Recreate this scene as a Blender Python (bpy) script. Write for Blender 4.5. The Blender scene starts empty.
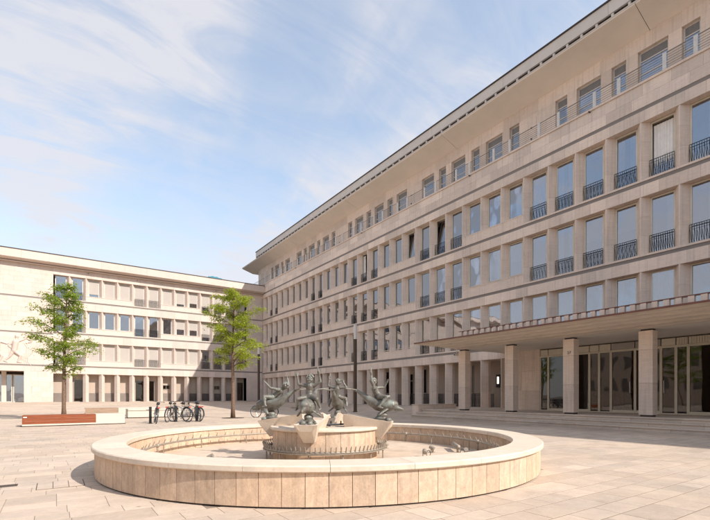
import bpy, math, random
from mathutils import Vector, Matrix, noise

random.seed(7)
scene = bpy.context.scene
COL = scene.collection

# ------------------------------------------------------------------ camera
F_PX, W_PX, H_PX, HORIZON, EYE = 438.0, 710.0, 520.0, 396.0, 1.25
YAW = math.atan2(301.0, 438.0)           # the right facade runs away along +Y, this far left of the lens axis
S, C = math.sin(YAW), math.cos(YAW)
cam = bpy.data.cameras.new('camera')
cam.sensor_width = 36.0
cam.lens = 36.0 * F_PX / W_PX
cam.shift_y = (HORIZON - H_PX / 2) / W_PX
cam.clip_start, cam.clip_end = 0.05, 3000
cam_o = bpy.data.objects.new('camera', cam)
COL.objects.link(cam_o)
cam_o.location = (0, 0, EYE)
cam_o.rotation_euler = (math.pi / 2, 0, -YAW)
scene.camera = cam_o

# ------------------------------------------------------------------ light
SUN_TO = Vector((0.52, -1.15, 1.0)).normalized()       # direction towards the sun
sun_el = math.asin(SUN_TO.z)
sun_rot = math.atan2(SUN_TO.x, SUN_TO.y)
sl = bpy.data.lights.new('sun', 'SUN')
sl.energy, sl.angle, sl.color = 3.1, math.radians(0.5), (1.0, 0.93, 0.85)
so = bpy.data.objects.new('sun', sl)
COL.objects.link(so)
so.location = SUN_TO * 80
so.rotation_euler = SUN_TO.to_track_quat('Z', 'Y').to_euler()

world = bpy.data.worlds.new('World')
scene.world = world
world.use_nodes = True
wn, wl = world.node_tree.nodes, world.node_tree.links
wn.clear()


def wnode(t, **kw):
    n = wn.new(t)
    for k, v in kw.items():
        setattr(n, k, v)
    return n


sky = wnode('ShaderNodeTexSky', sky_type='NISHITA', sun_disc=False)
sky.sun_elevation, sky.sun_rotation = sun_el, sun_rot
sky.air_density, sky.dust_density, sky.ozone_density = 1.0, 0.5, 1.0
tc = wnode('ShaderNodeTexCoord')
sep = wnode('ShaderNodeSeparateXYZ')
wl.new(tc.outputs['Generated'], sep.inputs[0])
den = wnode('ShaderNodeMath', operation='ADD')
wl.new(sep.outputs['Z'], den.inputs[0]); den.inputs[1].default_value = 0.22
den2 = wnode('ShaderNodeMath', operation='MAXIMUM')
wl.new(den.outputs[0], den2.inputs[0]); den2.inputs[1].default_value = 0.05
dx = wnode('ShaderNodeMath', operation='DIVIDE'); dy = wnode('ShaderNodeMath', operation='DIVIDE')
wl.new(sep.outputs['X'], dx.inputs[0]); wl.new(den2.outputs[0], dx.inputs[1])
wl.new(sep.outputs['Y'], dy.inputs[0]); wl.new(den2.outputs[0], dy.inputs[1])
comb = wnode('ShaderNodeCombineXYZ')
wl.new(dx.outputs[0], comb.inputs[0]); wl.new(dy.outputs[0], comb.inputs[1])


def cloud_layer(rot, scale, nscale, detail, rough, dist, lo, hi, seed):
    m = wnode('ShaderNodeMapping')
    m.inputs['Rotation'].default_value = (0, 0, math.radians(rot))
    m.inputs['Scale'].default_value = scale
    m.inputs['Location'].default_value = (seed, seed * 0.7, 0)
    wl.new(comb.outputs[0], m.inputs['Vector'])
    n = wnode('ShaderNodeTexNoise')
    n.inputs['Scale'].default_value = nscale
    n.inputs['Detail'].default_value = detail
    n.inputs['Roughness'].default_value = rough
    n.inputs['Distortion'].default_value = dist
    wl.new(m.outputs[0], n.inputs['Vector'])
    r = wnode('ShaderNodeMapRange')
    r.interpolation_type = 'SMOOTHSTEP'
    r.inputs['From Min'].default_value, r.inputs['From Max'].default_value = lo, hi
    wl.new(n.outputs['Fac'], r.inputs['Value'])
    return r.outputs[0]


def wmath(op, a, b, clamp=False):
    n = wnode('ShaderNodeMath', operation=op, use_clamp=clamp)
    for i, v in enumerate((a, b)):
        if isinstance(v, (int, float)):
            n.inputs[i].default_value = v
        else:
            wl.new(v, n.inputs[i])
    return n.outputs[0]


# broad veils, fine streaks inside them, a few puffs low down
veil = cloud_layer(-8, (1.25, 0.40, 1), 1.25, 5, 0.5, 0.7, 0.36, 0.72, 5.2)
streak = cloud_layer(-30, (1.0, 3.4, 1), 2.4, 10, 0.62, 1.0, 0.28, 0.76, 2.2)
puff = cloud_layer(0, (1, 1, 1), 1.9, 9, 0.58, 0.3, 0.50, 0.64, 6.4)
low = wnode('ShaderNodeMapRange')
low.interpolation_type = 'SMOOTHSTEP'
low.inputs['From Min'].default_value, low.inputs['From Max'].default_value = 0.50, 0.0
wl.new(sep.outputs['Z'], low.inputs['Value'])
cov = wmath('MULTIPLY', veil, wmath('ADD', wmath('MULTIPLY', streak, 0.85), 0.30))
cov = wmath('ADD', cov, wmath('MULTIPLY', streak, 0.18))
mid = wnode('ShaderNodeMapRange')
mid.interpolation_type = 'SMOOTHSTEP'
mid.inputs['From Min'].default_value, mid.inputs['From Max'].default_value = 0.62, 0.25
wl.new(sep.outputs['Z'], mid.inputs['Value'])
cov = wmath('ADD', cov, wmath('MULTIPLY', wmath('MULTIPLY', puff, mid.outputs[0]), 0.5))
cov = wmath('ADD', cov, wmath('MULTIPLY', low.outputs[0], 0.62))
cov = wmath('ADD', cov, 0.26)
cov = wmath('MINIMUM', cov, 0.88, True)
tintn = wnode('ShaderNodeMix', data_type='RGBA', blend_type='MULTIPLY')
tintn.inputs[0].default_value = 1.0
wl.new(sky.outputs[0], tintn.inputs[6])
tintn.inputs[7].default_value = (1.06, 1.08, 1.0, 1)
mixc = wnode('ShaderNodeMix', data_type='RGBA')
wl.new(cov, mixc.inputs[0])
wl.new(tintn.outputs[2], mixc.inputs[6])
mixc.inputs[7].default_value = (2.9, 2.86, 3.0, 1)
bg = wnode('ShaderNodeBackground')
bg.inputs['Strength'].default_value = 0.15
wl.new(mixc.outputs[2], bg.inputs['Color'])
out = wnode('ShaderNodeOutputWorld')
wl.new(bg.outputs[0], out.inputs['Surface'])

scene.view_settings.view_transform = 'Standard'
scene.view_settings.look = 'None'
scene.view_settings.exposure = 0.92
scene.view_settings.gamma = 1.0
scene.render.engine = 'CYCLES'
scene.cycles.max_bounces = 7
scene.cycles.transparent_max_bounces = 8

# ------------------------------------------------------------------ pixel helpers (direction only; the plane gives the distance)


def on_x(px, X):                 # Y where the ray of picture column px meets the plane X
    u = (px - 355.0) / F_PX
    return X / (C * u + S) * (-S * u + C)


# ------------------------------------------------------------------ materials


def new_mat(name):
    m = bpy.data.materials.new(name)
    m.use_nodes = True
    nt = m.node_tree
    b = nt.nodes['Principled BSDF']
    return m, nt, b


def nd(nt, t, ins=None, **kw):
    n = nt.nodes.new(t)
    for k, v in kw.items():
        setattr(n, k, v)
    for k, v in (ins or {}).items():
        if hasattr(v, 'is_linked') or hasattr(v, 'links'):
            nt.links.new(v, n.inputs[k])
        else:
            n.inputs[k].default_value = v
    return n


def stone(name, base, var=0.12, vein=0.10, pits=0.25, rough=0.75, vein_scale=(0.7, 0.7, 7.0), tint=True, dirt=0.0, nscale=1.0, streaks=0.0, blotch=0.05, gum=False):
    m, nt, b = new_mat(name)
    pos = nd(nt, 'ShaderNodeNewGeometry').outputs['Position']
    mp = nd(nt, 'ShaderNodeMapping', {'Vector': pos, 'Scale': vein_scale})
    shift = None
    if tint:
        at = nd(nt, 'ShaderNodeAttribute', attribute_name='tint')
        sh = nd(nt, 'ShaderNodeVectorMath', {0: at.outputs['Vector'], 1: (37.0, 53.0, 29.0)}, operation='MULTIPLY')
        ad = nd(nt, 'ShaderNodeVectorMath', {0: mp.outputs[0], 1: sh.outputs[0]}, operation='ADD')
        vec = ad.outputs[0]
    else:
        vec = mp.outputs[0]
    n1 = nd(nt, 'ShaderNodeTexNoise', {'Vector': vec, 'Scale': 3.0 * nscale, 'Detail': 8.0, 'Roughness': 0.62, 'Distortion': 0.6})
    n2 = nd(nt, 'ShaderNodeTexNoise', {'Vector': pos, 'Scale': 0.55 * nscale, 'Detail': 5.0, 'Roughness': 0.6})
    n3 = nd(nt, 'ShaderNodeTexNoise', {'Vector': pos, 'Scale': 38.0 * nscale, 'Detail': 4.0, 'Roughness': 0.7})
    v1 = nd(nt, 'ShaderNodeMapRange', {'Value': n1.outputs[0], 'From Min': 0.3, 'From Max': 0.7, 'To Min': 1 - vein, 'To Max': 1 + vein})
    v2 = nd(nt, 'ShaderNodeMapRange', {'Value': n2.outputs[0], 'From Min': 0.3, 'From Max': 0.7, 'To Min': 1 - var * 0.6, 'To Max': 1 + var * 0.6})
    v3 = nd(nt, 'ShaderNodeMapRange', {'Value': n3.outputs[0], 'From Min': 0.25, 'From Max': 0.42, 'To Min': 1 - pits, 'To Max': 1.0})
    p = nd(nt, 'ShaderNodeMath', {0: v1.outputs[0], 1: v2.outputs[0]}, operation='MULTIPLY')
    p = nd(nt, 'ShaderNodeMath', {0: p.outputs[0], 1: v3.outputs[0]}, operation='MULTIPLY')
    if dirt:
        n4 = nd(nt, 'ShaderNodeTexNoise', {'Vector': pos, 'Scale': 0.9, 'Detail': 7.0, 'Roughness': 0.7, 'Distortion': 1.2})
        v4 = nd(nt, 'ShaderNodeMapRange', {'Value': n4.outputs[0], 'From Min': 0.52, 'From Max': 0.75, 'To Min': 1.0, 'To Max': 1 - dirt})
        p = nd(nt, 'ShaderNodeMath', {0: p.outputs[0], 1: v4.outputs[0]}, operation='MULTIPLY')
    if streaks:
        ms = nd(nt, 'ShaderNodeMapping', {'Vector': pos, 'Scale': (5.0, 5.0, 0.28)})
        n5 = nd(nt, 'ShaderNodeTexNoise', {'Vector': ms.outputs[0], 'Scale': 1.6, 'Detail': 6.0, 'Roughness': 0.6})
        v5 = nd(nt, 'ShaderNodeMapRange', {'Value': n5.outputs[0], 'From Min': 0.50, 'From Max': 0.74, 'To Min': 1.0, 'To Max': 1 - streaks})
        p = nd(nt, 'ShaderNodeMath', {0: p.outputs[0], 1: v5.outputs[0]}, operation='MULTIPLY')
    n6 = nd(nt, 'ShaderNodeTexNoise', {'Vector': vec, 'Scale': 9.0 * nscale, 'Detail': 6.0, 'Roughness': 0.65, 'Distortion': 1.5})
    v6 = nd(nt, 'ShaderNodeMapRange', {'Value': n6.outputs[0], 'From Min': 0.3, 'From Max': 0.7, 'To Min': 1 - blotch, 'To Max': 1 + blotch})
    p = nd(nt, 'ShaderNodeMath', {0: p.outputs[0], 1: v6.outputs[0]}, operation='MULTIPLY')
    if gum:
        vg = nd(nt, 'ShaderNodeTexVoronoi', {'Vector': pos, 'Scale': 1.7, 'Randomness': 1.0})
        v7 = nd(nt, 'ShaderNodeMapRange', {'Value': vg.outputs['Distance'], 'From Min': 0.03, 'From Max': 0.05, 'To Min': 0.62, 'To Max': 1.0})
        ms = nd(nt, 'ShaderNodeTexNoise', {'Vector': pos, 'Scale': 0.16, 'Detail': 4.0, 'Roughness': 0.7})
        v8 = nd(nt, 'ShaderNodeMapRange', {'Value': ms.outputs[0], 'From Min': 0.35, 'From Max': 0.65, 'To Min': 0.90, 'To Max': 1.06})
        p = nd(nt, 'ShaderNodeMath', {0: p.outputs[0], 1: v7.outputs[0]}, operation='MULTIPLY')
        p = nd(nt, 'ShaderNodeMath', {0: p.outputs[0], 1: v8.outputs[0]}, operation='MULTIPLY')
    if tint:
        t = nd(nt, 'ShaderNodeMapRange', {'Value': at.outputs['Fac'], 'From Min': 0.0, 'From Max': 1.0, 'To Min': 1 - var, 'To Max': 1 + var})
        p = nd(nt, 'ShaderNodeMath', {0: p.outputs[0], 1: t.outputs[0]}, operation='MULTIPLY')
    mul = nd(nt, 'ShaderNodeVectorMath', {0: base, 'Scale': p.outputs[0]}, operation='SCALE')
    hs = nd(nt, 'ShaderNodeHueSaturation', {'Color': mul.outputs[0]})
    sv = nd(nt, 'ShaderNodeMapRange', {'Value': n2.outputs[0], 'From Min': 0.3, 'From Max': 0.7, 'To Min': 0.92, 'To Max': 1.10})
    nt.links.new(sv.outputs[0], hs.inputs['Saturation'])
    nt.links.new(hs.outputs[0], b.inputs['Base Color'])
    b.inputs['Roughness'].default_value = rough
    b.inputs['Specular IOR Level'].default_value = 0.3
    bp = nd(nt, 'ShaderNodeBump', {'Height': n3.outputs[0], 'Strength': 0.15, 'Distance': 0.004})
    nt.links.new(bp.outputs[0], b.inputs['Normal'])
    return m


def plain(name, col, rough=0.5, metal=0.0, var=0.12, scale=9.0, bump=0.0):
    m, nt, b = new_mat(name)
    pos = nd(nt, 'ShaderNodeNewGeometry').outputs['Position']
    n = nd(nt, 'ShaderNodeTexNoise', {'Vector': pos, 'Scale': scale, 'Detail': 5.0, 'Roughness': 0.6})
    v = nd(nt, 'ShaderNodeMapRange', {'Value': n.outputs[0], 'From Min': 0.3, 'From Max': 0.7, 'To Min': 1 - var, 'To Max': 1 + var})
    mul = nd(nt, 'ShaderNodeVectorMath', {0: col, 'Scale': v.outputs[0]}, operation='SCALE')
    nt.links.new(mul.outputs[0], b.inputs['Base Color'])
    b.inputs['Roughness'].default_value = rough
    b.inputs['Metallic'].default_value = metal
    if bump:
        bp = nd(nt, 'ShaderNodeBump', {'Height': n.outputs[0], 'Strength': bump, 'Distance': 0.01})
        nt.links.new(bp.outputs[0], b.inputs['Normal'])
    return m


def glass(name, tint, refl, wob=0.012):
    m, nt, b = new_mat(name)
    nt.nodes.remove(b)
    o = nt.nodes['Material Output']
    geo = nd(nt, 'ShaderNodeNewGeometry')
    oi = nd(nt, 'ShaderNodeObjectInfo')
    sh = nd(nt, 'ShaderNodeVectorMath', {0: geo.outputs['Position'], 1: (1.0, 1.0, 0.7)}, operation='MULTIPLY')
    rv = nd(nt, 'ShaderNodeMath', {0: oi.outputs['Random'], 1: 50.0}, operation='MULTIPLY')
    ad = nd(nt, 'ShaderNodeVectorMath', {0: sh.outputs[0]}, operation='ADD')
    nt.links.new(rv.outputs[0], ad.inputs[1])
    n = nd(nt, 'ShaderNodeTexNoise', {'Vector': ad.outputs[0], 'Scale': 0.8, 'Detail': 1.0})
    bp = nd(nt, 'ShaderNodeBump', {'Height': n.outputs[0], 'Strength': 1.0, 'Distance': wob})
    gl = nd(nt, 'ShaderNodeBsdfGlossy', {'Color': (0.93, 0.95, 1.0, 1), 'Roughness': 0.015, 'Normal': bp.outputs[0]})
    tr = nd(nt, 'ShaderNodeBsdfTransparent', {'Color': tint})
    fr = nd(nt, 'ShaderNodeFresnel', {'IOR': 1.5})
    a = nd(nt, 'ShaderNodeMath', {0: fr.outputs[0], 1: refl}, operation='ADD', use_clamp=True)
    mx = nd(nt, 'ShaderNodeMixShader', {0: a.outputs[0], 1: tr.outputs[0], 2: gl.outputs[0]})
    nt.links.new(mx.outputs[0], o.inputs['Surface'])
    return m


def leaf_mat(name, col):
    m, nt, b = new_mat(name)
    at = nd(nt, 'ShaderNodeAttribute', attribute_name='tint')
    v = nd(nt, 'ShaderNodeMapRange', {'Value': at.outputs['Fac'], 'To Min': 0.62, 'To Max': 1.45})
    mul = nd(nt, 'ShaderNodeVectorMath', {0: col, 'Scale': v.outputs[0]}, operation='SCALE')
    nt.links.new(mul.outputs[0], b.inputs['Base Color'])
    b.inputs['Roughness'].default_value = 0.55
    tl = nd(nt, 'ShaderNodeBsdfTranslucent', {'Color': (col[0] * 1.7, col[1] * 1.5, col[2] * 0.7, 1)})
    mx = nd(nt, 'ShaderNodeMixShader', {0: 0.45, 1: b.outputs[0], 2: tl.outputs[0]})
    nt.links.new(mx.outputs[0], nt.nodes['Material Output'].inputs['Surface'])
    return m


def wood(name, col):
    m, nt, b = new_mat(name)
    pos = nd(nt, 'ShaderNodeNewGeometry').outputs['Position']
    mp = nd(nt, 'ShaderNodeMapping', {'Vector': pos, 'Scale': (0.8, 9.0, 14.0)})
    n = nd(nt, 'ShaderNodeTexNoise', {'Vector': mp.outputs[0], 'Scale': 3.0, 'Detail': 7.0, 'Roughness': 0.6, 'Distortion': 0.8})
    v = nd(nt, 'ShaderNodeMapRange', {'Value': n.outputs[0], 'From Min': 0.3, 'From Max': 0.7, 'To Min': 0.65, 'To Max': 1.3})
    mul = nd(nt, 'ShaderNodeVectorMath', {0: col, 'Scale': v.outputs[0]}, operation='SCALE')
    nt.links.new(mul.outputs[0], b.inputs['Base Color'])
    b.inputs['Roughness'].default_value = 0.5
    return m


def bronze(name):
    m, nt, b = new_mat(name)
    tcn = nd(nt, 'ShaderNodeNewGeometry')
    n = nd(nt, 'ShaderNodeTexNoise', {'Vector': tcn.outputs['Position'], 'Scale': 7.0, 'Detail': 7.0, 'Roughness': 0.65, 'Distortion': 0.5})
    r = nd(nt, 'ShaderNodeValToRGB', {'Fac': n.outputs[0]})
    e = r.color_ramp.elements
    e[0].position, e[0].color = 0.33, (0.085, 0.066, 0.052, 1)
    e[1].position, e[1].color = 0.66, (0.185, 0.20, 0.175, 1)
    k = e.new(0.5); k.color = (0.13, 0.123, 0.105, 1)
    pt = nd(nt, 'ShaderNodeMapRange', {'Value': tcn.outputs['Pointiness'], 'From Min': 0.45, 'From Max': 0.55, 'To Min': 0.3, 'To Max': 1.8})  # colour darker in hollows, lighter on raised edges
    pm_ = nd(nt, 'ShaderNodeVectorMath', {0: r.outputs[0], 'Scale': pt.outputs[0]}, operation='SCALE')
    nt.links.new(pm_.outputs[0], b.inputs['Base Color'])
    b.inputs['Metallic'].default_value = 0.2
    b.inputs['Roughness'].default_value = 0.55
    n2 = nd(nt, 'ShaderNodeTexNoise', {'Vector': tcn.outputs['Position'], 'Scale': 60.0, 'Detail': 3.0})
    bp = nd(nt, 'ShaderNodeBump', {'Height': n2.outputs[0], 'Strength': 0.25, 'Distance': 0.004})
    nt.links.new(bp.outputs[0], b.inputs['Normal'])
    return m


M = {
    'trav_shade_lifted': stone('travertine_shade_lifted', (0.70, 0.58, 0.49), 0.13, 0.08, 0.22, streaks=0.20, blotch=0.08),  # same stone as the left building; colour raised to lift the shaded facade
    'trav_sun_toned': stone('travertine_sun_toned', (0.63, 0.525, 0.455), 0.07, 0.08, 0.18, streaks=0.10, blotch=0.06),  # same stone as the right building; colour kept lower for the sunlit facade
    'band': stone('grey_stone_band', (0.235, 0.205, 0.185), 0.06, 0.10, 0.1, tint=False),
    'fount': stone('fountain_travertine', (0.57, 0.415, 0.295), 0.13, 0.16, 0.38, vein_scale=(2.6, 2.6, 1.6), nscale=1.4, streaks=0.22, blotch=0.13),
    'coping': stone('fountain_coping_limestone', (0.66, 0.55, 0.44), 0.05, 0.06, 0.20, rough=0.6, vein_scale=(1, 1, 1), dirt=0.2, blotch=0.07),
    'basin': stone('basin_floor_stone', (0.57, 0.45, 0.345), 0.10, 0.10, 0.22, tint=False, dirt=0.30, blotch=0.08, vein_scale=(1, 1, 1)),
    'pave': stone('paving_stone', (0.515, 0.415, 0.33), 0.13, 0.07, 0.20, rough=0.8, vein_scale=(1.4, 1.4, 1), dirt=0.18, blotch=0.07, gum=True),
    'joint': stone('paving_joint_sand', (0.27, 0.21, 0.165), 0.1, 0.05, 0.2, tint=False, vein_scale=(1, 1, 1)),
    'step': stone('step_stone', (0.55, 0.465, 0.39), 0.10, 0.10, 0.25, vein_scale=(1, 1, 3)),
    'white_stone': stone('white_bench_stone', (0.60, 0.525, 0.45), 0.06, 0.06, 0.14, tint=False, streaks=0.12),
    'soffit': plain('eave_soffit_plaster', (0.82, 0.745, 0.655), 0.85, 0, 0.05, 0.8),
    'fascia': plain('roof_fascia_metal', (0.62, 0.56, 0.50), 0.6, 0, 0.06, 1.2),
    'dark': plain('dark_brown_metal', (0.045, 0.033, 0.028), 0.5, 0.3),
    'copper': plain('canopy_copper_edge', (0.15, 0.062, 0.043), 0.55, 0.2, 0.2, 3),
    'canopy': stone('canopy_boarded_underside', (0.74, 0.63, 0.52), 0.12, 0.24, 0.10, vein_scale=(9.0, 0.5, 9.0)),
    'canopy_soffit': plain('canopy_soffit_paint', (0.82, 0.75, 0.67), 0.8, 0, 0.05, 0.9),
    'frame': plain('pale_gold_window_frame', (0.62, 0.56, 0.45), 0.5, 0.1, 0.06, 3),
    'frame_grey': plain('grey_window_frame', (0.36, 0.325, 0.285), 0.5, 0.2, 0.06, 3),
    'iron': plain('black_iron', (0.022, 0.022, 0.025), 0.45, 0.4),
    'rail': plain('grey_painted_rail', (0.20, 0.185, 0.17), 0.5, 0.3),
    'post': plain('light_grey_post', (0.6, 0.56, 0.51), 0.5, 0.3),
    'glass': glass('window_glass', (0.66, 0.68, 0.72, 1), 0.24, 0.02),
    'glass_l': glass('window_glass_left', (0.6, 0.64, 0.7, 1), 0.26, 0.02),
    'glass_d': glass('entrance_glass', (0.62, 0.57, 0.52, 1), 0.02),
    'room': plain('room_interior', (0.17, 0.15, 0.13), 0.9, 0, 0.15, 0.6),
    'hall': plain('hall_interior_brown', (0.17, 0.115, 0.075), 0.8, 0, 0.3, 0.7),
    'curtain': plain('net_curtain', (0.8, 0.78, 0.75), 0.9, 0, 0.08, 4),
    'blind': plain('beige_blind', (0.43, 0.385, 0.345), 0.85, 0, 0.03, 2),
    'panel_grey': plain('grey_lower_panel', (0.22, 0.18, 0.155), 0.7, 0, 0.1, 2),
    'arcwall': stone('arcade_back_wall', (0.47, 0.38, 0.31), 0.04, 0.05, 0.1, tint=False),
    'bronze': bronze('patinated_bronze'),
    'pipe': plain('steel_pipe', (0.34, 0.29, 0.235), 0.6, 0.4, 0.2, 20),
    'lamp_post': plain('bronze_lamp_post', (0.075, 0.05, 0.032), 0.45, 0.4),
    'lamp_glass': plain('frosted_lamp_glass', (0.62, 0.59, 0.56), 0.35, 0, 0.03),
    'bark': plain('tree_bark', (0.17, 0.105, 0.07), 0.9, 0, 0.3, 14, 0.6),
    'leaf': leaf_mat('locust_leaf', (0.28, 0.35, 0.04)),
    'leaf_d': leaf_mat('dark_tree_leaf', (0.21, 0.30, 0.038)),
    'wood': wood('red_brown_bench_wood', (0.25, 0.062, 0.018)),
    'wood_grey': wood('weathered_wood', (0.33, 0.225, 0.155)),
    'rubber': plain('tyre_rubber', (0.02, 0.02, 0.021), 0.8),
    'chrome': plain('bike_alloy', (0.5, 0.5, 0.5), 0.3, 0.9),
    'bike_black': plain('bike_paint_black', (0.02, 0.021, 0.025), 0.35),
    'bike_blue': plain('bike_paint_slate', (0.05, 0.07, 0.09), 0.35),
    'bike_silver': plain('bike_paint_silver', (0.32, 0.33, 0.34), 0.35, 0.5),
    'red': plain('red_reflector', (0.55, 0.02, 0.015), 0.3),
    'grate': plain('tree_grate_iron', (0.10, 0.065, 0.045), 0.7, 0.3),
    'teal': plain('turquoise_roof_sheet', (0.04, 0.19, 0.25), 0.5),
    'white': plain('white_plate', (0.75, 0.74, 0.72), 0.5),
    'ink': plain('dark_numeral', (0.05, 0.035, 0.03), 0.6),
    'roof': plain('roof_felt', (0.16, 0.15, 0.14), 0.9),
}

# ------------------------------------------------------------------ mesh helpers


class MB:
    def __init__(self):
        self.v, self.f, self.t = [], [], []

    def add(self, verts, faces, tint=None):
        o = len(self.v)
        self.v += [tuple(p) for p in verts]
        self.f += [tuple(i + o for i in f) for f in faces]
        self.t += [0.5 if tint is None else tint] * len(faces)
        return self

    def box(self, x0, x1, y0, y1, z0, z1, tint=None, bottom=True):
        vs = [(x0, y0, z0), (x1, y0, z0), (x1, y1, z0), (x0, y1, z0), (x0, y0, z1), (x1, y0, z1), (x1, y1, z1), (x0, y1, z1)]
        fs = [(4, 5, 6, 7), (0, 1, 5, 4), (1, 2, 6, 5), (2, 3, 7, 6), (3, 0, 4, 7)]
        if bottom:
            fs.append((3, 2, 1, 0))
        return self.add(vs, fs, tint)

    def prism(self, poly, lo, hi, axis='z', tint=None):
        n = len(poly)
        if axis == 'z':
            P = lambda a, b, h: (a, b, h)
        elif axis == 'y':
            P = lambda a, b, h: (a, h, b)
        else:
            P = lambda a, b, h: (h, a, b)
        vs = [P(a, b, lo) for a, b in poly] + [P(a, b, hi) for a, b in poly]
        fs = [tuple(range(n))[::-1], tuple(range(n, 2 * n))]
        fs += [(i, (i + 1) % n, n + (i + 1) % n, n + i) for i in range(n)]
        return self.add(vs, fs, tint)

    def tube(self, pts, rad, n=8, cap=True, closed=False, tint=None):
        pts = [Vector(p) for p in pts]
        m = len(pts)
        rs = rad if isinstance(rad, (list, tuple)) else [rad] * m
        rings = []
        ref = None
        for i, p in enumerate(pts):
            if closed:
                d = pts[(i + 1) % m] - pts[i - 1]
            else:
                d = pts[min(i + 1, m - 1)] - pts[max(i - 1, 0)]
            d.normalize()
            if ref is None:
                ref = Vector((0, 0, 1)) if abs(d.z) < 0.9 else Vector((1, 0, 0))
            a = d.cross(ref)
            if a.length < 1e-4:
                a = d.cross(Vector((0, 1, 0)))
            a.normalize()
            b = a.cross(d).normalized()
            ref = b
            rings.append([p + (a * math.cos(2 * math.pi * k / n) + b * math.sin(2 * math.pi * k / n)) * rs[i] for k in range(n)])
        vs = [q for r in rings for q in r]
        fs = []
        for i in range(m if closed else m - 1):
            j = (i + 1) % m
            for k in range(n):
                l = (k + 1) % n
                fs.append((i * n + k, i * n + l, j * n + l, j * n + k))
        if cap and not closed:
            fs.append(tuple(range(n))[::-1])
            fs.append(tuple((m - 1) * n + k for k in range(n)))
        return self.add(vs, fs, tint)

    def lathe(self, prof, n=24, center=(0, 0, 0), a0=0.0, a1=None, tint=None, closed_prof=False):
        full = a1 is None
        a1 = a0 + 2 * math.pi if full else a1
        cnt = n if full else n + 1
        cx, cy, cz = center
        m = len(prof)
        vs = []
        for i in range(cnt):
            a = a0 + (a1 - a0) * i / n
            vs += [(cx + r * math.cos(a), cy + r * math.sin(a), cz + z) for r, z in prof]
        fs = []
        for i in range(n):
            j = (i + 1) % cnt
            for k in range(m if closed_prof else m - 1):
                l = (k + 1) % m
                fs.append((i * m + k, j * m + k, j * m + l, i * m + l))
        if closed_prof and not full:
            fs.append(tuple(range(m)))
            fs.append(tuple(n * m + k for k in range(m))[::-1])
        return self.add(vs, fs, tint)

    def ball(self, c, r, seg=12, rings=8, tint=None):
        rx, ry, rz = r if isinstance(r, (tuple, list)) else (r, r, r)
        vs = [(c[0], c[1], c[2] - rz)]
        for i in range(1, rings):
            t = math.pi * i / rings
            for k in range(seg):
                a = 2 * math.pi * k / seg
                vs.append((c[0] + rx * math.sin(t) * math.cos(a), c[1] + ry * math.sin(t) * math.sin(a), c[2] - rz * math.cos(t)))
        vs.append((c[0], c[1], c[2] + rz))
        fs = [(0, 1 + (k + 1) % seg, 1 + k) for k in range(seg)]
        for i in range(rings - 2):
            for k in range(seg):
                a, b = 1 + i * seg + k, 1 + i * seg + (k + 1) % seg
                fs.append((a, b, b + seg, a + seg))
        L = len(vs) - 1
        o = 1 + (rings - 2) * seg
        fs += [(o + k, o + (k + 1) % seg, L) for k in range(seg)]
        return self.add(vs, fs, tint)

    def mesh(self, name, mat, smooth=False):
        me = bpy.data.meshes.new(name)
        me.from_pydata(self.v, [], self.f)
        at = me.attributes.new('tint', 'FLOAT', 'FACE')
        at.data.foreach_set('value', self.t)
        me.materials.append(M[mat] if isinstance(mat, str) else mat)
        if smooth:
            me.polygons.foreach_set('use_smooth', [True] * len(me.polygons))
        me.update()
        return me

    def build(self, name, mat, parent=None, smooth=False, loc=None):
        return put(name, self.mesh(name, mat, smooth), parent, loc)


def put(name, mesh, parent=None, loc=None, rz=0.0):
    """link a mesh; coordinates are world metres even when parented to a thing's Empty"""
    o = bpy.data.objects.new(name, mesh)
    COL.objects.link(o)
    if loc:
        o.location = loc
    if rz:
        o.rotation_euler.z = rz
    if parent:
        o.parent = parent
        base = Vector((0, 0, 0))
        p = parent
        while p:
            base += Vector(p.location) if p.get('_w') else Vector((0, 0, 0))
            p = p.parent
        o.matrix_parent_inverse = Matrix.Translation(-base)
        if loc:
            pass
    return o


def thing(name, loc, label, cat, group=None, rz=0.0):
    e = bpy.data.objects.new(name, None)
    e.empty_display_size = 0.3
    COL.objects.link(e)
    e.location = loc
    e.rotation_euler.z = rz
    e['_w'] = 1
    tag(e, label, cat, group)
    return e


def tag(o, label, cat, group=None):
    o['label'], o['category'] = label, cat
    if group:
        o['group'] = group
    return o


def structure(o):
    o['kind'] = 'structure'
    return o


def child(name, mesh, parent, loc=(0, 0, 0), rz=0.0):
    """plain local-space child"""
    o = bpy.data.objects.new(name, mesh)
    COL.objects.link(o)
    o.parent = parent
    o.location = loc
    o.rotation_euler.z = rz
    return o


def copy_tree(o, parent=None):
    c = o.copy()
    COL.objects.link(c)
    c.parent = parent
    for ch in list(o.children):
        copy_tree(ch, c)
    return c


def smooth_by_angle(o, deg=40):
    me = o.data
    me.polygons.foreach_set('use_smooth', [True] * len(me.polygons))
    me.set_sharp_from_angle(angle=math.radians(deg))


def screen_size(c, size):
    """how large a thing of that size shows from the camera's place (for choosing which repeats stay single)"""
    xr = c[0] * C - c[1] * S
    z = c[0] * S + c[1] * C
    if z < 0.5:
        return 0
    u, v = xr / z, (c[2] - EYE) / z
    if abs(u) > 0.86 or v > 0.95 or v < -0.31:
        return 0
    return size / z


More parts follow.
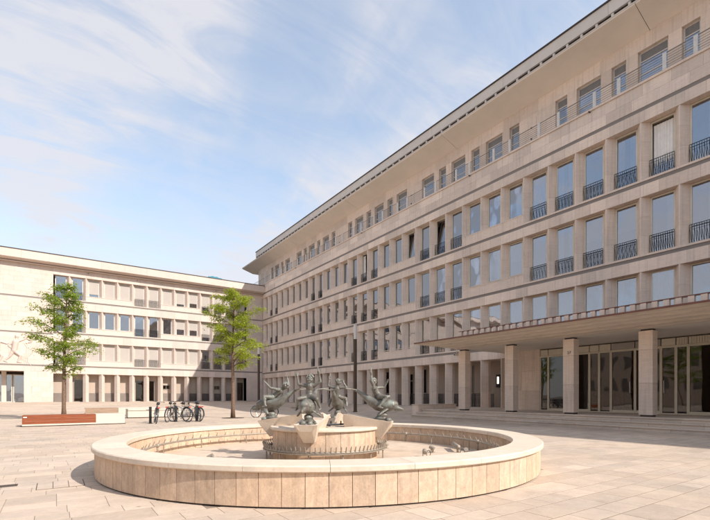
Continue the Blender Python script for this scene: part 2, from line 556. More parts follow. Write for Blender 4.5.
def many(name, pieces, mat, parent, limit=290, rest='stone_facing'):
    """pieces: list of (bounds6, tint). The ones that show largest become objects, the rest one joined part."""
    sc = []
    for i, (b, t) in enumerate(pieces):
        c = ((b[0] + b[1]) / 2, (b[2] + b[3]) / 2, (b[4] + b[5]) / 2)
        sc.append((screen_size(c, 1.0), i))
    sc.sort(reverse=True)
    keep = {i for s_, i in sc[:limit] if s_ > 0}
    r = MB()
    for i, (b, t) in enumerate(pieces):
        if i in keep:
            cx, cy, cz = (b[0] + b[1]) / 2, (b[2] + b[3]) / 2, (b[4] + b[5]) / 2
            mb = MB().box(b[0] - cx, b[1] - cx, b[2] - cy, b[3] - cy, b[4] - cz, b[5] - cz, t)
            put(name, mb.mesh(name, mat), parent, (cx, cy, cz))
        else:
            r.box(*b, t)
    if r.v:
        o = r.build(rest, mat, parent)
        o['kind'] = 'stuff'


# ------------------------------------------------------------------ ground
FLOOR_R, FLOOR_L = 0.46, 0.58
YL, XF = 58.0, 24.1
STEP_X, STEP_END = 17.3, 19.4
FC = Vector((4.54, 7.63, 0))        # fountain centre, set from its two tangent rays below
_ang, _D = math.radians(-3.9), 8.85
FC = Vector((_D * math.sin(_ang) * C + _D * math.cos(_ang) * S, -_D * math.sin(_ang) * S + _D * math.cos(_ang) * C, 0))


def g(x, y):
    a = FLOOR_L * max(0.0, min(1.0, (y - 34.0) / 23.5))
    b = 0.0
    if y > STEP_END:
        b = FLOOR_R * max(0.0, min(1.0, (x - STEP_X) / 6.3))
    return max(a, b)


xs = [-900, -300, -120, -60, -30, -14, -8, 0, 8, 14, STEP_X, 18.5, 20, 21.5, 23.6, 24.2, 30, 60, 300, 900]
ys = [-900, -300, -100, -40, -10, 0, 10, 15, 19.39, 19.41, 22, 26, 30, 34, 38, 42, 46, 50, 54, 57.5, 58.2, 80, 300, 1200]
gm = MB()
for y in ys:
    for x in xs:
        gm.v.append((x, y, g(x, y) - 0.0035))
nx = len(xs)
for j in range(len(ys) - 1):
    for i in range(nx - 1):
        gm.f.append((j * nx + i, j * nx + i + 1, (j + 1) * nx + i + 1, (j + 1) * nx + i))
        gm.t.append(0.5)
plaza = structure(gm.build('ground', 'joint'))

slabs = []
y = -4.0
row_pattern = [0.30, 0.36, 0.30, 0.46, 0.30, 0.36, 0.32, 0.30, 0.42]
ri = 0
rr = random.Random(3)
while y < 57.3:
    d = row_pattern[ri % len(row_pattern)]
    ri += 1
    x = -16.0 - rr.random()
    row_t = rr.uniform(-0.2, 0.2)
    x_end = STEP_X - 0.01 if y + d < STEP_END + 0.1 else 24.05
    while x < x_end:
        l = rr.choice((0.30, 0.40, 0.5, 0.5, 0.62, 0.75))
        x1 = min(x + l, x_end)
        cx, cy = (x + x1) / 2, y + d / 2
        if (Vector((cx, cy, 0)) - FC).length > 3.75 and x1 - x > 0.05:
            slabs.append((x + 0.003, x1 - 0.003, y + 0.009, y + d - 0.009, max(0, min(1, 0.5 + row_t + rr.gauss(0, 0.2)))))
        x += l
    y += d
sc = sorted(((screen_size(((a + b) / 2, (c + d) / 2, 0), math.sqrt((b - a) * (d - c))), i) for i, (a, b, c, d, t) in enumerate(slabs)), reverse=True)
keep = {i for s_, i in sc[:296] if s_ > 0}
rest = MB()


def slab_geo(mb, a, b, c, d, t, ox=0.0, oy=0.0):
    e = 0.0015
    jz = rr.uniform(-0.0008, 0.0008)
    P = [(a, c), (b, c), (b, d), (a, d)]
    Q = [(a + e, c + e), (b - e, c + e), (b - e, d - e), (a + e, d - e)]
    vs = [(x - ox, y_ - oy, g(x, y_) - 0.016) for x, y_ in P] + [(x - ox, y_ - oy, g(x, y_) - 0.001 + jz) for x, y_ in P] + [(x - ox, y_ - oy, g(x, y_) + jz) for x, y_ in Q]
    fs = [(8, 9, 10, 11)]
    for i in range(4):
        j = (i + 1) % 4
        fs += [(i, j, 4 + j, 4 + i), (4 + i, 4 + j, 8 + j, 8 + i)]
    mb.add(vs, fs, t)


for i, (a, b, c, d, t) in enumerate(slabs):
    if i in keep:
        mb = MB()
        ox, oy = (a + b) / 2, (c + d) / 2
        slab_geo(mb, a, b, c, d, t, ox, oy)
        put('paving_slab', mb.mesh('paving_slab', 'pave'), plaza, (ox, oy, 0))
    else:
        slab_geo(rest, a, b, c, d, t)
o = rest.build('paving', 'pave', plaza)
o['kind'] = 'stuff'

# drain grate and inspection cover in the paving
dg = thing('drain_grate', (-0.7, 7.75, 0.0), 'small slotted metal drain grate set in the paving', 'drain grate')
for x0_, x1_, y0_, y1_ in ((-0.98, -0.42, 7.66, 7.675), (-0.98, -0.42, 7.825, 7.84), (-0.98, -0.965, 7.675, 7.825), (-0.435, -0.42, 7.675, 7.825)):
    MB().box(x0_, x1_, y0_, y1_, -0.012, 0.004).build('frame_bar', 'grate', dg)
MB().box(-0.965, -0.435, 7.675, 7.825, -0.012, 0.0015).build('pit', 'dark', dg)
for i in range(12):
    MB().box(-0.955 + i * 0.044, -0.932 + i * 0.044, 7.675, 7.825, 0.0016, 0.004).build('grate_bar', 'grate', dg)
ic = thing('inspection_cover', (0.1, 7.45, 0.0), 'square stone-filled inspection cover in the paving beside the fountain', 'cover')
MB().box(-0.20, 0.36, 7.18, 7.74, -0.012, 0.003).build('frame', 'grate', ic)
for i in range(3):
    for j in range(3):
        MB().box(-0.19 + i * 0.182, -0.016 + i * 0.182, 7.19 + j * 0.182, 7.364 + j * 0.182, 0.0, 0.006, rr.uniform(0.3, 0.9)).build('paving_inset', 'pave', ic)

# ------------------------------------------------------------------ right-hand building
P_R = 1.652
YK = lambda k: 57.85 - P_R * k
NB = 40
Y_END = YK(NB)                    # beyond the picture's right edge
LINT = [14.87, 11.15, 7.42]
BOT = [12.00, 8.28, 4.56]
FRENCH = {1, 2, 8, 9, 13, 14, 15, 19, 20, 21} | set(range(25, NB))
rb = thing('office_building', (XF + 5, 25, 0), 'long five-storey travertine office building with overhanging eave and entrance canopy', 'building')

# structural bands behind the facing (full length), then the facing panels
W0, W1 = 24.15, 25.6
bands = []
prev_top = 16.75
core = MB()
core.box(W0, W1, Y_END, YL - 0.02, LINT[0], 16.70)
core.box(W0, W1, Y_END, YL - 0.02, LINT[1], BOT[0] - 0.004)
core.box(W0, W1, Y_END, YL - 0.02, LINT[2], BOT[1] - 0.004)
core.box(W0, W1 + 0.2, Y_END, YL - 0.02, 3.70, BOT[2] - 0.004)
core.build('floor_band', 'trav_shade_lifted', rb)
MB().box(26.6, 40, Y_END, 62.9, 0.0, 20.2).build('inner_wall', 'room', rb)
MB().box(24.14, 26.6, YL + 0.3, 62.9, 14.0, 16.70).build('end_wall', 'trav_shade_lifted', rb)
MB().box(24.14, 26.6, Y_END - 0.3, Y_END - 0.01, 0.0, 20.2).build('end_wall', 'trav_shade_lifted', rb)

pan = []
pr = random.Random(11)


def course(z0, z1, y0, y1, w, off, face=XF, th=0.05):
    yy = y0 - off
    while yy < y1:
        a, b = max(yy, y0), min(yy + w, y1)
        if b - a > 0.05:
            pan.append(((face, face + th, a + 0.003, b - 0.003, z0 + 0.003, z1 - 0.003), pr.random()))
        yy += w


hw = P_R / 2
course(15.60, 16.18, Y_END, YL, hw * 1.5, 0.0)
course(16.18, 16.75, Y_END, YL, hw * 1.5, 0.5)
course(14.87, 15.42, Y_END, YL, hw, 0.2)
for r in range(3):
    nxt = LINT[r + 1] if r < 2 else 3.70
    course(nxt, BOT[r] - 0.27, Y_END, YL, hw, 0.3 * r)
many('stone_panel', pan, 'trav_shade_lifted', rb, 290)
for z0, z1 in ((15.42, 15.60), (BOT[0] - 0.27, BOT[0] - 0.10), (BOT[1] - 0.27, BOT[1] - 0.10), (BOT[2] - 0.27, BOT[2] - 0.10)):
    MB().box(XF + 0.022, W0 + 0.01, Y_END, YL - 0.02, z0, z1).build('dark_band', 'band', rb)
for r in range(3):
    MB().box(XF - 0.015, W0 + 0.002, Y_END, YL - 0.02, BOT[r] - 0.10, BOT[r]).build('sill_course', 'trav_shade_lifted', rb)
# parapets below the shorter windows
runs, j = [], 0
while j < NB:
    if j not in FRENCH:
        k = j
        while k < NB and k not in FRENCH:
            k += 1
        runs.append((j, k)); j = k
    else:
        j += 1
SILL_UP = 0.52
for r in range(3):
    for a, b in runs:
        y1, y0 = min(YK(a) + 0.03, YL - 0.03), YK(b) - 0.03
        MB().box(XF - 0.003, XF + 0.55, y0, y1, BOT[r] + 0.001, BOT[r] + SILL_UP).build('window_parapet', 'trav_shade_lifted', rb)
        MB().box(XF - 0.02, XF + 0.40, y0 - 0.01, min(y1 + 0.01, YL - 0.025), BOT[r] + SILL_UP + 0.001, BOT[r] + SILL_UP + 0.05).build('sill', 'trav_shade_lifted', rb)

HALF, DEP = 0.29, 0.37


def pier_mesh(name, h, half, dep, mat, axis, back=0.22, segs=3):
    """wedge pier, ridge towards the square; axis 'x' = faces -X, 'y' = faces -Y; built in stone drums"""
    mb = MB()
    for s in range(segs):
        z0, z1 = h * s / segs + (0.0025 if s else 0), h * (s + 1) / segs - (0.0025 if s < segs - 1 else 0)
        pl = [(-0.025, 0.0), (0.025, 0.0), (half, dep), (half, dep + back), (-half, dep + back), (-half, dep)]
        if axis == 'x':
            pl = [(b_, a_) for a_, b_ in pl]
        mb.prism(pl, z0, z1, 'z', 0.3 + 0.4 * ((s * 7 + 3) % 5) / 4)
    return mb.mesh(name, mat)


row_h = [LINT[r] - BOT[r] for r in range(3)]
pm = [pier_mesh('pier', row_h[r] - 0.004, HALF, DEP, 'trav_shade_lifted', 'x') for r in range(3)]
for r in range(3):
    for k in range(0, NB + 1):
        yk = YK(k) if k else YK(0) - 0.17
        put('pier', pm[r], rb, (XF + 0.006, yk, BOT[r] + 0.002))

# windows
WIN_W = P_R - 2 * HALF
WX = XF + DEP + 0.03              # frame plane


def frame_mesh(name, w, h, axis, mat, bars=(), t=0.06, d=0.07, vbars=()):
    mb = MB()

    def bx(a0, a1, z0, z1, dd=0.0):
        if axis == 'x':
            mb.box(-dd, d - dd, a0, a1, z0, z1)
        else:
            mb.box(a0, a1, -dd, d - dd, z0, z1)
    bx(-w / 2, -w / 2 + t, 0, h); bx(w / 2 - t, w / 2, 0, h)
    bx(-w / 2 + t, w / 2 - t, 0, t); bx(-w / 2 + t, w / 2 - t, h - t, h)
    for z in bars:
        bx(-w / 2 + t, w / 2 - t, z - t / 3, z + t / 3, 0.004)
    for a in vbars:
        bx(a - t / 3, a + t / 3, t, h - t, 0.004)
    return mb.mesh(name, mat)


def pane_mesh(name, w, h, axis, mat, z0=0.0):
    mb = MB()
    if axis == 'x':
        mb.box(0.0, 0.012, -w / 2, w / 2, z0, h)
    else:
        mb.box(-w / 2, w / 2, 0.0, 0.012, z0, h)
    return mb.mesh(name, mat)


def rail_mesh(name, w, h, axis):
    mb = MB()

    def bar(a0, z0, a1, z1, r=0.011):
        p, q = ((0, a0, z0), (0, a1, z1)) if axis == 'x' else ((a0, 0, z0), (a1, 0, z1))
        mb.tube([p, q], r, 5)
    bar(-w / 2, h, w / 2, h, 0.018); bar(-w / 2, 0.07, w / 2, 0.07, 0.014); bar(-w / 2, h * 0.86, w / 2, h * 0.86, 0.010)
    n = 11
    for i in range(n + 1):
        a = -w / 2 + w * i / n
        bar(a, 0.0 if i in (0, n) else 0.07, a, h)
    for i in range(0, n, 2):          # slanting bars between the uprights
        a = -w / 2 + w * i / n
        bar(a, 0.07, a + w / n, h * 0.86, 0.009)
    return mb.mesh(name, 'iron')


def curtain_mesh(name, w, h, axis, mat):
    mb = MB()
    n = 24
    v = []
    for i in range(n + 1):
        a = -w / 2 + w * i / n
        d = 0.025 * math.sin(i * 1.9) + 0.01 * math.sin(i * 4.3)
        for z in (0, h):
            v.append((d, a, z) if axis == 'x' else (a, d, z))
    mb.add(v, [(2 * i, 2 * i + 2, 2 * i + 3, 2 * i + 1) for i in range(n)])
    return mb.mesh(name, mat)


HF = row_h[0] - 0.03
HN = row_h[0] - SILL_UP - 0.08
fr_F = frame_mesh('window', WIN_W, HF, 'x', 'frame', t=0.075)
fr_N = frame_mesh('window', WIN_W, HN, 'x', 'frame', bars=(0.17,), t=0.075)
pa_F = pane_mesh('pane', WIN_W - 0.12, HF - 0.06, 'x', 'glass', 0.06)
pa_N = pane_mesh('pane', WIN_W - 0.12, HN - 0.06, 'x', 'glass', 0.06)
rl_F = rail_mesh('railing', WIN_W - 0.02, 0.92, 'x')
cu_half = curtain_mesh('curtain', 0.34, HN - 0.1, 'x', 'curtain')
cu_full = curtain_mesh('curtain', WIN_W - 0.16, HN - 0.1, 'x', 'curtain')
bl_half = MB().box(0, 0.01, -WIN_W / 2 + 0.07, WIN_W / 2 - 0.07, HN * 0.45, HN - 0.07).mesh('blind', 'blind')
wr = random.Random(5)
for r in range(3):
    for jn in range(NB):
        yc = (YK(jn) + YK(jn + 1)) / 2 - (0.05 if jn == 0 else 0)
        fr = jn in FRENCH
        z0 = BOT[r] + (0.01 if fr else SILL_UP + 0.055)
        w = put('window', fr_F if fr else fr_N, rb, (WX, yc, z0))
        pn = child('pane', pa_F if fr else pa_N, w, (0.03, 0, 0), wr.gauss(0, 0.006))
        pn.rotation_euler.y = wr.gauss(0, 0.006) if (r, jn) not in ((0, 29), (0, 20), (0, 18), (0, 14)) else 0.13
        if fr:
            child('railing', rl_F, w, (-0.12, 0, 0.0))
        q = wr.random()
        zz = 0.5 if fr else 0.05
        if q < 0.34:
            child('curtain', cu_half, w, (0.13, -WIN_W / 2 + 0.24, zz))
            if q < 0.16:
                child('curtain', cu_half, w, (0.13, WIN_W / 2 - 0.24, zz))
        elif q < 0.60:
            child('curtain', cu_full, w, (0.13, 0, zz))
        elif q < 0.74:
            child('blind', bl_half, w, (0.10, 0, zz))

# rooms: cross walls now and then so that the inside is not one hall
for r in range(3):
    for k in range(0, NB + 1, 3):
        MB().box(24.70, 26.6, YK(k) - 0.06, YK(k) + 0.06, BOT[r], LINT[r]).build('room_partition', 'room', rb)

# terrace ledge, top floor wall
XW = 25.5
MB().box(XF - 0.06, XW, Y_END, YL + 4.9, 16.752, 16.87).build('terrace_ledge', 'trav_shade_lifted', rb)
TOPW = {}
for k in range(0, NB):
    if k % 7 == 4:
        TOPW[k] = 'p'
    else:
        kk = k % 14
        wide = kk in (1, 3, 5, 7, 9, 13) or kk in ()
        # measured sequence: narrow on even bays before bay 11, after it narrow 12, 14, 16, 20, 22, 24, 26, 28, 30
        TOPW[k] = 'w' if k % 2 == 1 else 'n'
wid = {'n': 0.76, 'w': 1.40, 'p': 1.45}
HEAD, TSILL = 19.44, 17.0
solid = []
y_hi = 62.9
for k in range(0, NB):
    c = YK(k)
    if TOPW[k] == 'p':
        continue
    w = wid[TOPW[k]]
    solid.append((c + w / 2, y_hi)); y_hi = c - w / 2
solid.append((Y_END, y_hi))
wallm = []
for a, b in solid:
    n = max(1, round((b - a) / 0.85))
    for i in range(n):
        for z0, z1 in ((16.87, 17.75), (17.75, 18.62), (18.62, HEAD)):
            wallm.append(((XW, XW + 0.3, a + (b - a) * i / n + (0.002 if i else 0), a + (b - a) * (i + 1) / n - (0.002 if i < n - 1 else 0), z0 + 0.002, z1 - 0.002), pr.random()))
yy = Y_END
while yy < 62.9:
    b = min(yy + 1.3, 62.9)
    wallm.append(((XW, XW + 0.3, yy + 0.002, b - 0.002, HEAD, 20.25), pr.random()))
    yy = b
many('wall_stone', wallm, 'trav_shade_lifted', rb, 290, 'top_floor_facing')
tf = {s: frame_mesh('window', wid[s] - 0.01, HEAD - TSILL, 'x', 'post', bars=(1.25, 1.92), t=0.085, vbars=() if s == 'n' else ()) for s in 'nw'}
tp = {s: pane_mesh('pane', wid[s] - 0.14, HEAD - TSILL - 0.06, 'x', 'glass', 0.06) for s in 'nw'}
tb = {s: MB().box(0, 0.05, -wid[s] / 2 + 0.06, wid[s] / 2 - 0.06, 1.95, HEAD - TSILL - 0.085).mesh('sun_blind', 'rail') for s in 'nw'}
for k in range(0, NB):
    s = TOPW[k]
    if s == 'p':
        for q in (-1, 1):
            MB().box(XW - 0.012, XW + 0.05, YK(k) + q * 0.36 - 0.34, YK(k) + q * 0.36 + 0.34, 17.3, 19.2, 0.7).build('wall_recess_panel', 'trav_shade_lifted', rb)
        for z in (17.9, 18.6):
            put('vent', MB().lathe([(0.0, -0.02), (0.055, -0.02), (0.055, 0.02)], 10).mesh('vent', 'dark'), rb, (XW - 0.02, YK(k) + 0.36, z)).rotation_euler.y = math.pi / 2
        continue
    MB().box(XW, XW + 0.3, YK(k) - wid[s] / 2, YK(k) + wid[s] / 2, 16.87, TSILL - 0.002).build('window_sill', 'trav_shade_lifted', rb)
    w = put('window', tf[s], rb, (XW + 0.17, YK(k), TSILL))
    child('pane', tp[s], w, (0.03, 0, 0))
    child('sun_blind', tb[s], w, (0.012, 0, 0))
# terrace railing
rail_o = MB()
for z, rad in ((0.10, .010), (0.22, .010), (0.34, .010), (0.46, .010), (0.58, .010), (0.70, .010), (0.84, .022)):
    o = MB().tube([(XF + 0.08, Y_END, 16.87 + z), (XF + 0.08, YL + 4.6, 16.87 + z)], rad, 6).build('handrail' if z > 0.8 else 'rail_bar', 'rail', rb)
post_m = MB().box(-0.02, 0.02, -0.085, 0.085, 0, 0.86).mesh('rail_post', 'post')
for k in range(0, NB + 1, 2):
    for s in (-0.62, 0.62):
        if YK(k) + s < YL and YK(k) + s > Y_END:
            put('rail_post', post_m, rb, (XF + 0.045, YK(k) + s, 16.87))
for px in (296, 362, 470, 590):
    put('scupper', MB().tube([(0.1, 0, 0), (-0.14, 0, -0.01)], 0.035, 8).mesh('scupper', 'dark'), rb, (XF, on_x(px, XF), 16.72))

# plain continuation of the block behind the camera's right shoulder (it shades the entrance)
Y_FAR = -34.0
MB().box(XF + 0.04, 40, Y_FAR, Y_END - 0.3, 0, 16.75).build('rear_wing_wall', 'trav_shade_lifted', rb)
MB().box(XW, 40, Y_FAR, Y_END - 0.3, 16.752, 20.22).build('rear_wing_attic', 'trav_shade_lifted', rb)
MB().prism([(23.8, 20.74), (XW - 0.02, 20.22), (29, 20.22), (29, 20.90), (23.8, 20.86)], Y_FAR - 1.5, Y_END - 0.32, 'y').build('eave_slab', 'soffit', rb)
MB().box(24.28, 39.5, Y_FAR, Y_END - 0.01, 20.92, 22.2).build('roof_fascia', 'fascia', rb)

# eave
XE, YE = 23.8, 65.2
yy = 10.06 - 13.2
segs = []
while yy < YE:
    segs.append((max(yy, Y_END - 0.3), min(yy + 13.2, YE)))
    yy += 13.2
for a, b in segs:
    MB().prism([(XE, 20.74), (XW - 0.02, 20.22), (29, 20.22), (29, 20.90), (XE, 20.86)], a + 0.015, b - 0.015, 'y').build('eave_slab', 'soffit', rb)
    MB().box(XE - 0.025, XE + 0.001, a, b, 20.80, 20.875).build('eave_edge', 'white_stone', rb)
YP = 60.9
MB().box(24.42, 39.5, Y_END, YP - 0.1, 20.92, 21.9).build('attic_wall', 'dark', rb)
for i in range(int((YP - Y_END) / 6.6) + 1):
    a, b = Y_END + i * 6.6, min(Y_END + (i + 1) * 6.6, YP)
    MB().box(24.28, 24.40, a + 0.006, b - 0.006, 21.50, 22.18).build('roof_fascia', 'fascia', rb)
MB().box(24.22, 39.7, Y_END, YP + 0.06, 22.182, 22.26).build('roof_cap', 'dark', rb)
bk = MB().box(24.30, 24.42, -0.06, 0.06, 21.20, 21.47).mesh('eave_bracket', 'fascia')
yy = YP - 0.8
while yy > Y_END:
    put('eave_bracket', bk, rb, (0, yy, 0))
    yy -= 0.826
MB().box(24.3, 39, YP - 0.12, YP - 0.02, 20.92, 22.17).build('roof_fascia', 'fascia', rb)

# ground-floor arcade
pm_g = pier_mesh('arcade_pier', 3.70 - FLOOR_R - 0.004, 0.30, 0.42, 'trav_shade_lifted', 'x', 0.25, 3)
K_ENT = 24
for k in range(0, K_ENT + 1):
    yk = YK(k) if k else YK(0) - 0.17
    put('arcade_pier', pm_g, rb, (XF + 0.006, yk, FLOOR_R + 0.002))
MB().box(24.06, 27.0, 16.3, YL + 1.2, 0.0, FLOOR_R).build('arcade_floor', 'step', rb)
ABX = 25.75
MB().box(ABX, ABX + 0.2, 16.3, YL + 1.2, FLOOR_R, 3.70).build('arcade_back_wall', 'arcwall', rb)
gw_m = frame_mesh('arcade_window', 0.95, 2.05, 'x', 'frame_grey', bars=(), t=0.05)
gp_m = pane_mesh('pane', 0.86, 2.0, 'x', 'glass_d', 0.05)
gd_m = frame_mesh('arcade_door', 1.0, 2.75, 'x', 'frame_grey', bars=(2.1,), t=0.07)
gdp = pane_mesh('pane', 0.88, 2.7, 'x', 'glass_d', 0.06)
pl_m = MB().box(0, 0.03, -0.62, 0.62, 0, 0.95).mesh('plinth_panel', 'panel_grey')
ra_m = rail_mesh('arcade_railing', 1.0, 0.95, 'x')
for jn in range(0, K_ENT):
    yc = (YK(jn) + YK(jn + 1)) / 2
    if jn in (23, 17):
        w = put('arcade_door', gd_m, rb, (ABX - 0.06, yc, FLOOR_R))
        child('pane', gdp, w, (0.03, 0, 0))
        child('door_backing', MB().box(0.045, 0.055, -0.46, 0.46, 0.05, 2.7).mesh('door_backing', 'hall'), w)
        continue
    if jn % 3 == 0:
        w = put('arcade_window', gw_m, rb, (ABX - 0.06, yc, FLOOR_R + 1.0))
        child('pane', gp_m, w, (0.03, 0, 0))
        child('window_backing', MB().box(0.045, 0.055, -0.45, 0.45, 0.05, 2.0).mesh('window_backing', 'blind' if jn % 4 else 'panel_grey'), w)
    put('plinth_panel', pl_m, rb, (ABX - 0.035, yc, FLOOR_R))
    put('arcade_railing', ra_m, rb, (XF + 0.62, yc, FLOOR_R))

# lit display case on the arcade wall beside the entrance
dc = tag(MB().box(ABX - 0.16, ABX - 0.03, 18.95, 19.75, 1.85, 2.75).build('display_case', 'iron'), 'black wall-mounted display case glowing beside the entrance', 'display case')
mbe, nte, be = new_mat('display_case_light')
be.inputs['Emission Color'].default_value = (1, 0.93, 0.82, 1)
be.inputs['Emission Strength'].default_value = 0.7
M['display'] = mbe
MB().box(ABX - 0.168, ABX - 0.161, 19.50, 19.66, 2.1, 2.6).build('lit_panel', 'display', dc)

# vestibule under the canopy
VX, VY = 21.9, 16.26
YG = on_x(539.8, VX)
vp = []
for a, b in ((YG, (YG + VY) / 2), ((YG + VY) / 2, VY)):
    for z0, z1 in ((FLOOR_R, 1.55), (1.55, 2.65), (2.65, 3.80)):
        vp.append(((VX, VX + 0.06, a + 0.003, b - 0.003, z0 + 0.003, z1 - 0.003), pr.random()))
many('vestibule_panel', vp, 'trav_shade_lifted', rb)
MB().box(VX + 0.062, VX + 0.25, YG, VY, FLOOR_R, 3.80).build('vestibule_wall', 'trav_shade_lifted', rb)
MB().box(VX + 0.25, 25.75, VY - 0.25, VY - 0.003, FLOOR_R, 3.80).build('vestibule_wall', 'trav_shade_lifted', rb)
cuts = [on_x(p, VX) for p in (539.8, 547.9, 568, 589, 598.7, 610.5, 634.6, 660.6, 675.6, 688)]
while cuts[-1] > -1.5:
    cuts.append(cuts[-1] - (0.55 if len(cuts) % 2 else 1.15))
for i in range(len(cuts) - 1):
    a, b = cuts[i + 1], cuts[i]
    c, w = (a + b) / 2, b - a
    fm = frame_mesh('entrance_glazing', w - 0.006, 2.92, 'x', 'frame', t=0.045 if w > 0.4 else 0.03, d=0.09)
    o = put('entrance_glazing', fm, rb, (VX + 0.02, c, FLOOR_R + 0.002))
    child('pane', pane_mesh('pane', w - 0.09, 2.88, 'x', 'glass_d', 0.045), o, (0.04, 0, 0))
    if w > 0.7:
        child('kick_plate', MB().box(0.02, 0.07, -w / 2 + 0.05, w / 2 - 0.05, 0.045, 0.13).mesh('kick_plate', 'frame'), o)
    t = MB().box(VX + 0.03, VX + 0.08, a + 0.02, b - 0.02, 3.44, 3.74).build('transom_panel', 'frame_grey' if i in (5, 6) else 'frame', rb)
    if i >= 8:
        for q in range(int(w / 0.09)):
            child('transom_slat', MB().box(VX - 0.0, VX + 0.03, a + 0.05 + q * 0.09, a + 0.085 + q * 0.09, 3.46, 3.72).mesh('transom_slat', 'frame'), t)
MB().box(VX, VX + 0.1, -1.6, YG, 3.385, 3.43).build('transom_bar', 'frame', rb)
MB().box(VX + 0.1, 30.0, -6.0, 15.9, 0.3, FLOOR_R - 0.003).build('hall_floor', 'step', rb)
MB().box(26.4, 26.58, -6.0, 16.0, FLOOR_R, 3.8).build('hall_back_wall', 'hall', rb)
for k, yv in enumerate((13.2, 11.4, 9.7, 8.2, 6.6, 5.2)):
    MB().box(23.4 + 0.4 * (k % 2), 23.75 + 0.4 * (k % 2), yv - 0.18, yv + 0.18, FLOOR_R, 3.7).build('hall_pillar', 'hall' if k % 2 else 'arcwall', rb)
for k, yv in enumerate((12.3, 9.0, 5.9)):
    MB().box(25.9, 26.3, yv - 0.6, yv + 0.6, FLOOR_R, 2.6).build('inner_door', 'wood_grey', rb)
# door pulls
for px in (630, 664):
    put('door_pull', MB().tube([(0, 0, 0.9), (-0.05, 0, 0.93), (-0.05, 0, 1.45), (0, 0, 1.48)], 0.012, 6).mesh('door_pull', 'chrome'), rb, (VX + 0.02, on_x(px, VX), FLOOR_R))

# canopy
CX0, CX1, CY0, CY1 = 16.4, 24.08, -2.5, 18.1
cz_e0, cz_e1, cz_s = 4.11, 4.18, 3.80
ix, iy0, iy1 = 18.35, CY0 + 1.5, CY1 - 1.6
NBD = 9


def can(f):          # the sloping rim of the underside at fraction f from the edge to the soffit
    return (CX0 + (ix - CX0) * f, CY0 + (iy0 - CY0) * f, CY1 + (iy1 - CY1) * f, cz_e0 + (cz_s - cz_e0) * f)


for i in range(NBD):
    x0, ya, yb, z0 = can(i / NBD)
    x1, yc_, yd, z1 = can((i + 0.94) / NBD)
    dz = 0.012 * (i % 2)
    mb = MB()
    mb.add([(x0, ya, z0 - dz), (x0, yb, z0 - dz), (x1, yd, z1 - dz), (x1, yc_, z1 - dz), (x0, ya, z0 + 0.03), (x0, yb, z0 + 0.03), (x1, yd, z1 + 0.03), (x1, yc_, z1 + 0.03)],
           [(0, 1, 2, 3), (0, 4, 5, 1), (3, 2, 6, 7)], pr.random())
    mb.add([(CX1, yb, z0 - dz), (x0, yb, z0 - dz), (x1, yd, z1 - dz), (CX1, yd, z1 - dz)], [(0, 3, 2, 1)], pr.random())
    mb.build('underside_board', 'canopy', rb)
MB().add([(ix, iy0, cz_s), (CX1, iy0, cz_s), (CX1, iy1, cz_s), (ix, iy1, cz_s)], [(3, 2, 1, 0)]).build('canopy_soffit', 'canopy_soffit', rb)
MB().box(CX0 - 0.015, CX1, CY0 - 0.015, CY1 + 0.015, cz_e0 + 0.002, cz_e1).build('canopy_edge', 'copper', rb)
bal = MB().box(-0.07, 0.07, -0.085, 0.085, 0, 0.27).mesh('baluster', 'trav_shade_lifted')
RX = CX0 + 0.45
yy = on_x(461, RX)
nb = 0
while yy > CY0 + 0.4:
    put('baluster', bal, rb, (RX, yy, cz_e1))
    yy -= 0.345
MB().box(RX - 0.05, RX + 0.05, CY0 + 0.3, on_x(461, RX) + 0.1, cz_e1 + 0.272, cz_e1 + 0.31).build('canopy_rail', 'copper', rb)
colm = MB()
for z0, z1 in ((0.07, 1.28), (1.286, 2.55), (2.556, 3.27)):
    colm.box(-0.21, 0.21, -0.24, 0.24, z0, z1, z0 / 3.3)
colm = colm.mesh('canopy_column', 'trav_shade_lifted')
cap_m = MB().box(-0.16, 0.16, -0.19, 0.19, 3.268, 3.345).mesh('column_cap', 'dark')
base_m = MB().box(-0.17, 0.17, -0.2, 0.2, 0, 0.072).mesh('column_base', 'dark')
for i, yv in enumerate((16.55, 13.52, 10.49, 7.46, 4.43, 1.40)):
    o = put('canopy_column', colm, rb, (18.72, yv, FLOOR_R))
    child('column_cap', cap_m, o)
    child('column_base', base_m, o)
    if i == 2:
        cu = bpy.data.curves.new('house_number', 'FONT')
        cu.body = '27'; cu.size = 0.17; cu.extrude = 0.004; cu.align_x = 'CENTER'
        t = bpy.data.objects.new('house_number_text', cu)
        COL.objects.link(t)
        dg_ = bpy.context.evaluated_depsgraph_get()
        me = bpy.data.meshes.new_from_object(t.evaluated_get(dg_))
        bpy.data.objects.remove(t)
        me.materials.clear(); me.materials.append(M['ink'])
        n_ = child('house_number', me, o, (-0.216, -0.04, 2.62))
        n_.rotation_euler = (math.pi / 2, 0, -math.pi / 2)

# security camera by the outermost column
sc_ = thing('security_camera', (18.6, 16.95, 3.62), 'small white security camera hanging under the canopy by the end column', 'camera')
MB().tube([(18.6, 17.0, 3.9), (18.6, 17.0, 3.60)], 0.02, 6).build('bracket', 'white', sc_)
MB().box(18.42, 18.68, 16.95, 17.05, 3.50, 3.60).build('housing', 'white', sc_)
MB().box(18.405, 18.42, 16.965, 17.035, 3.515, 3.585).build('lens', 'iron', sc_)

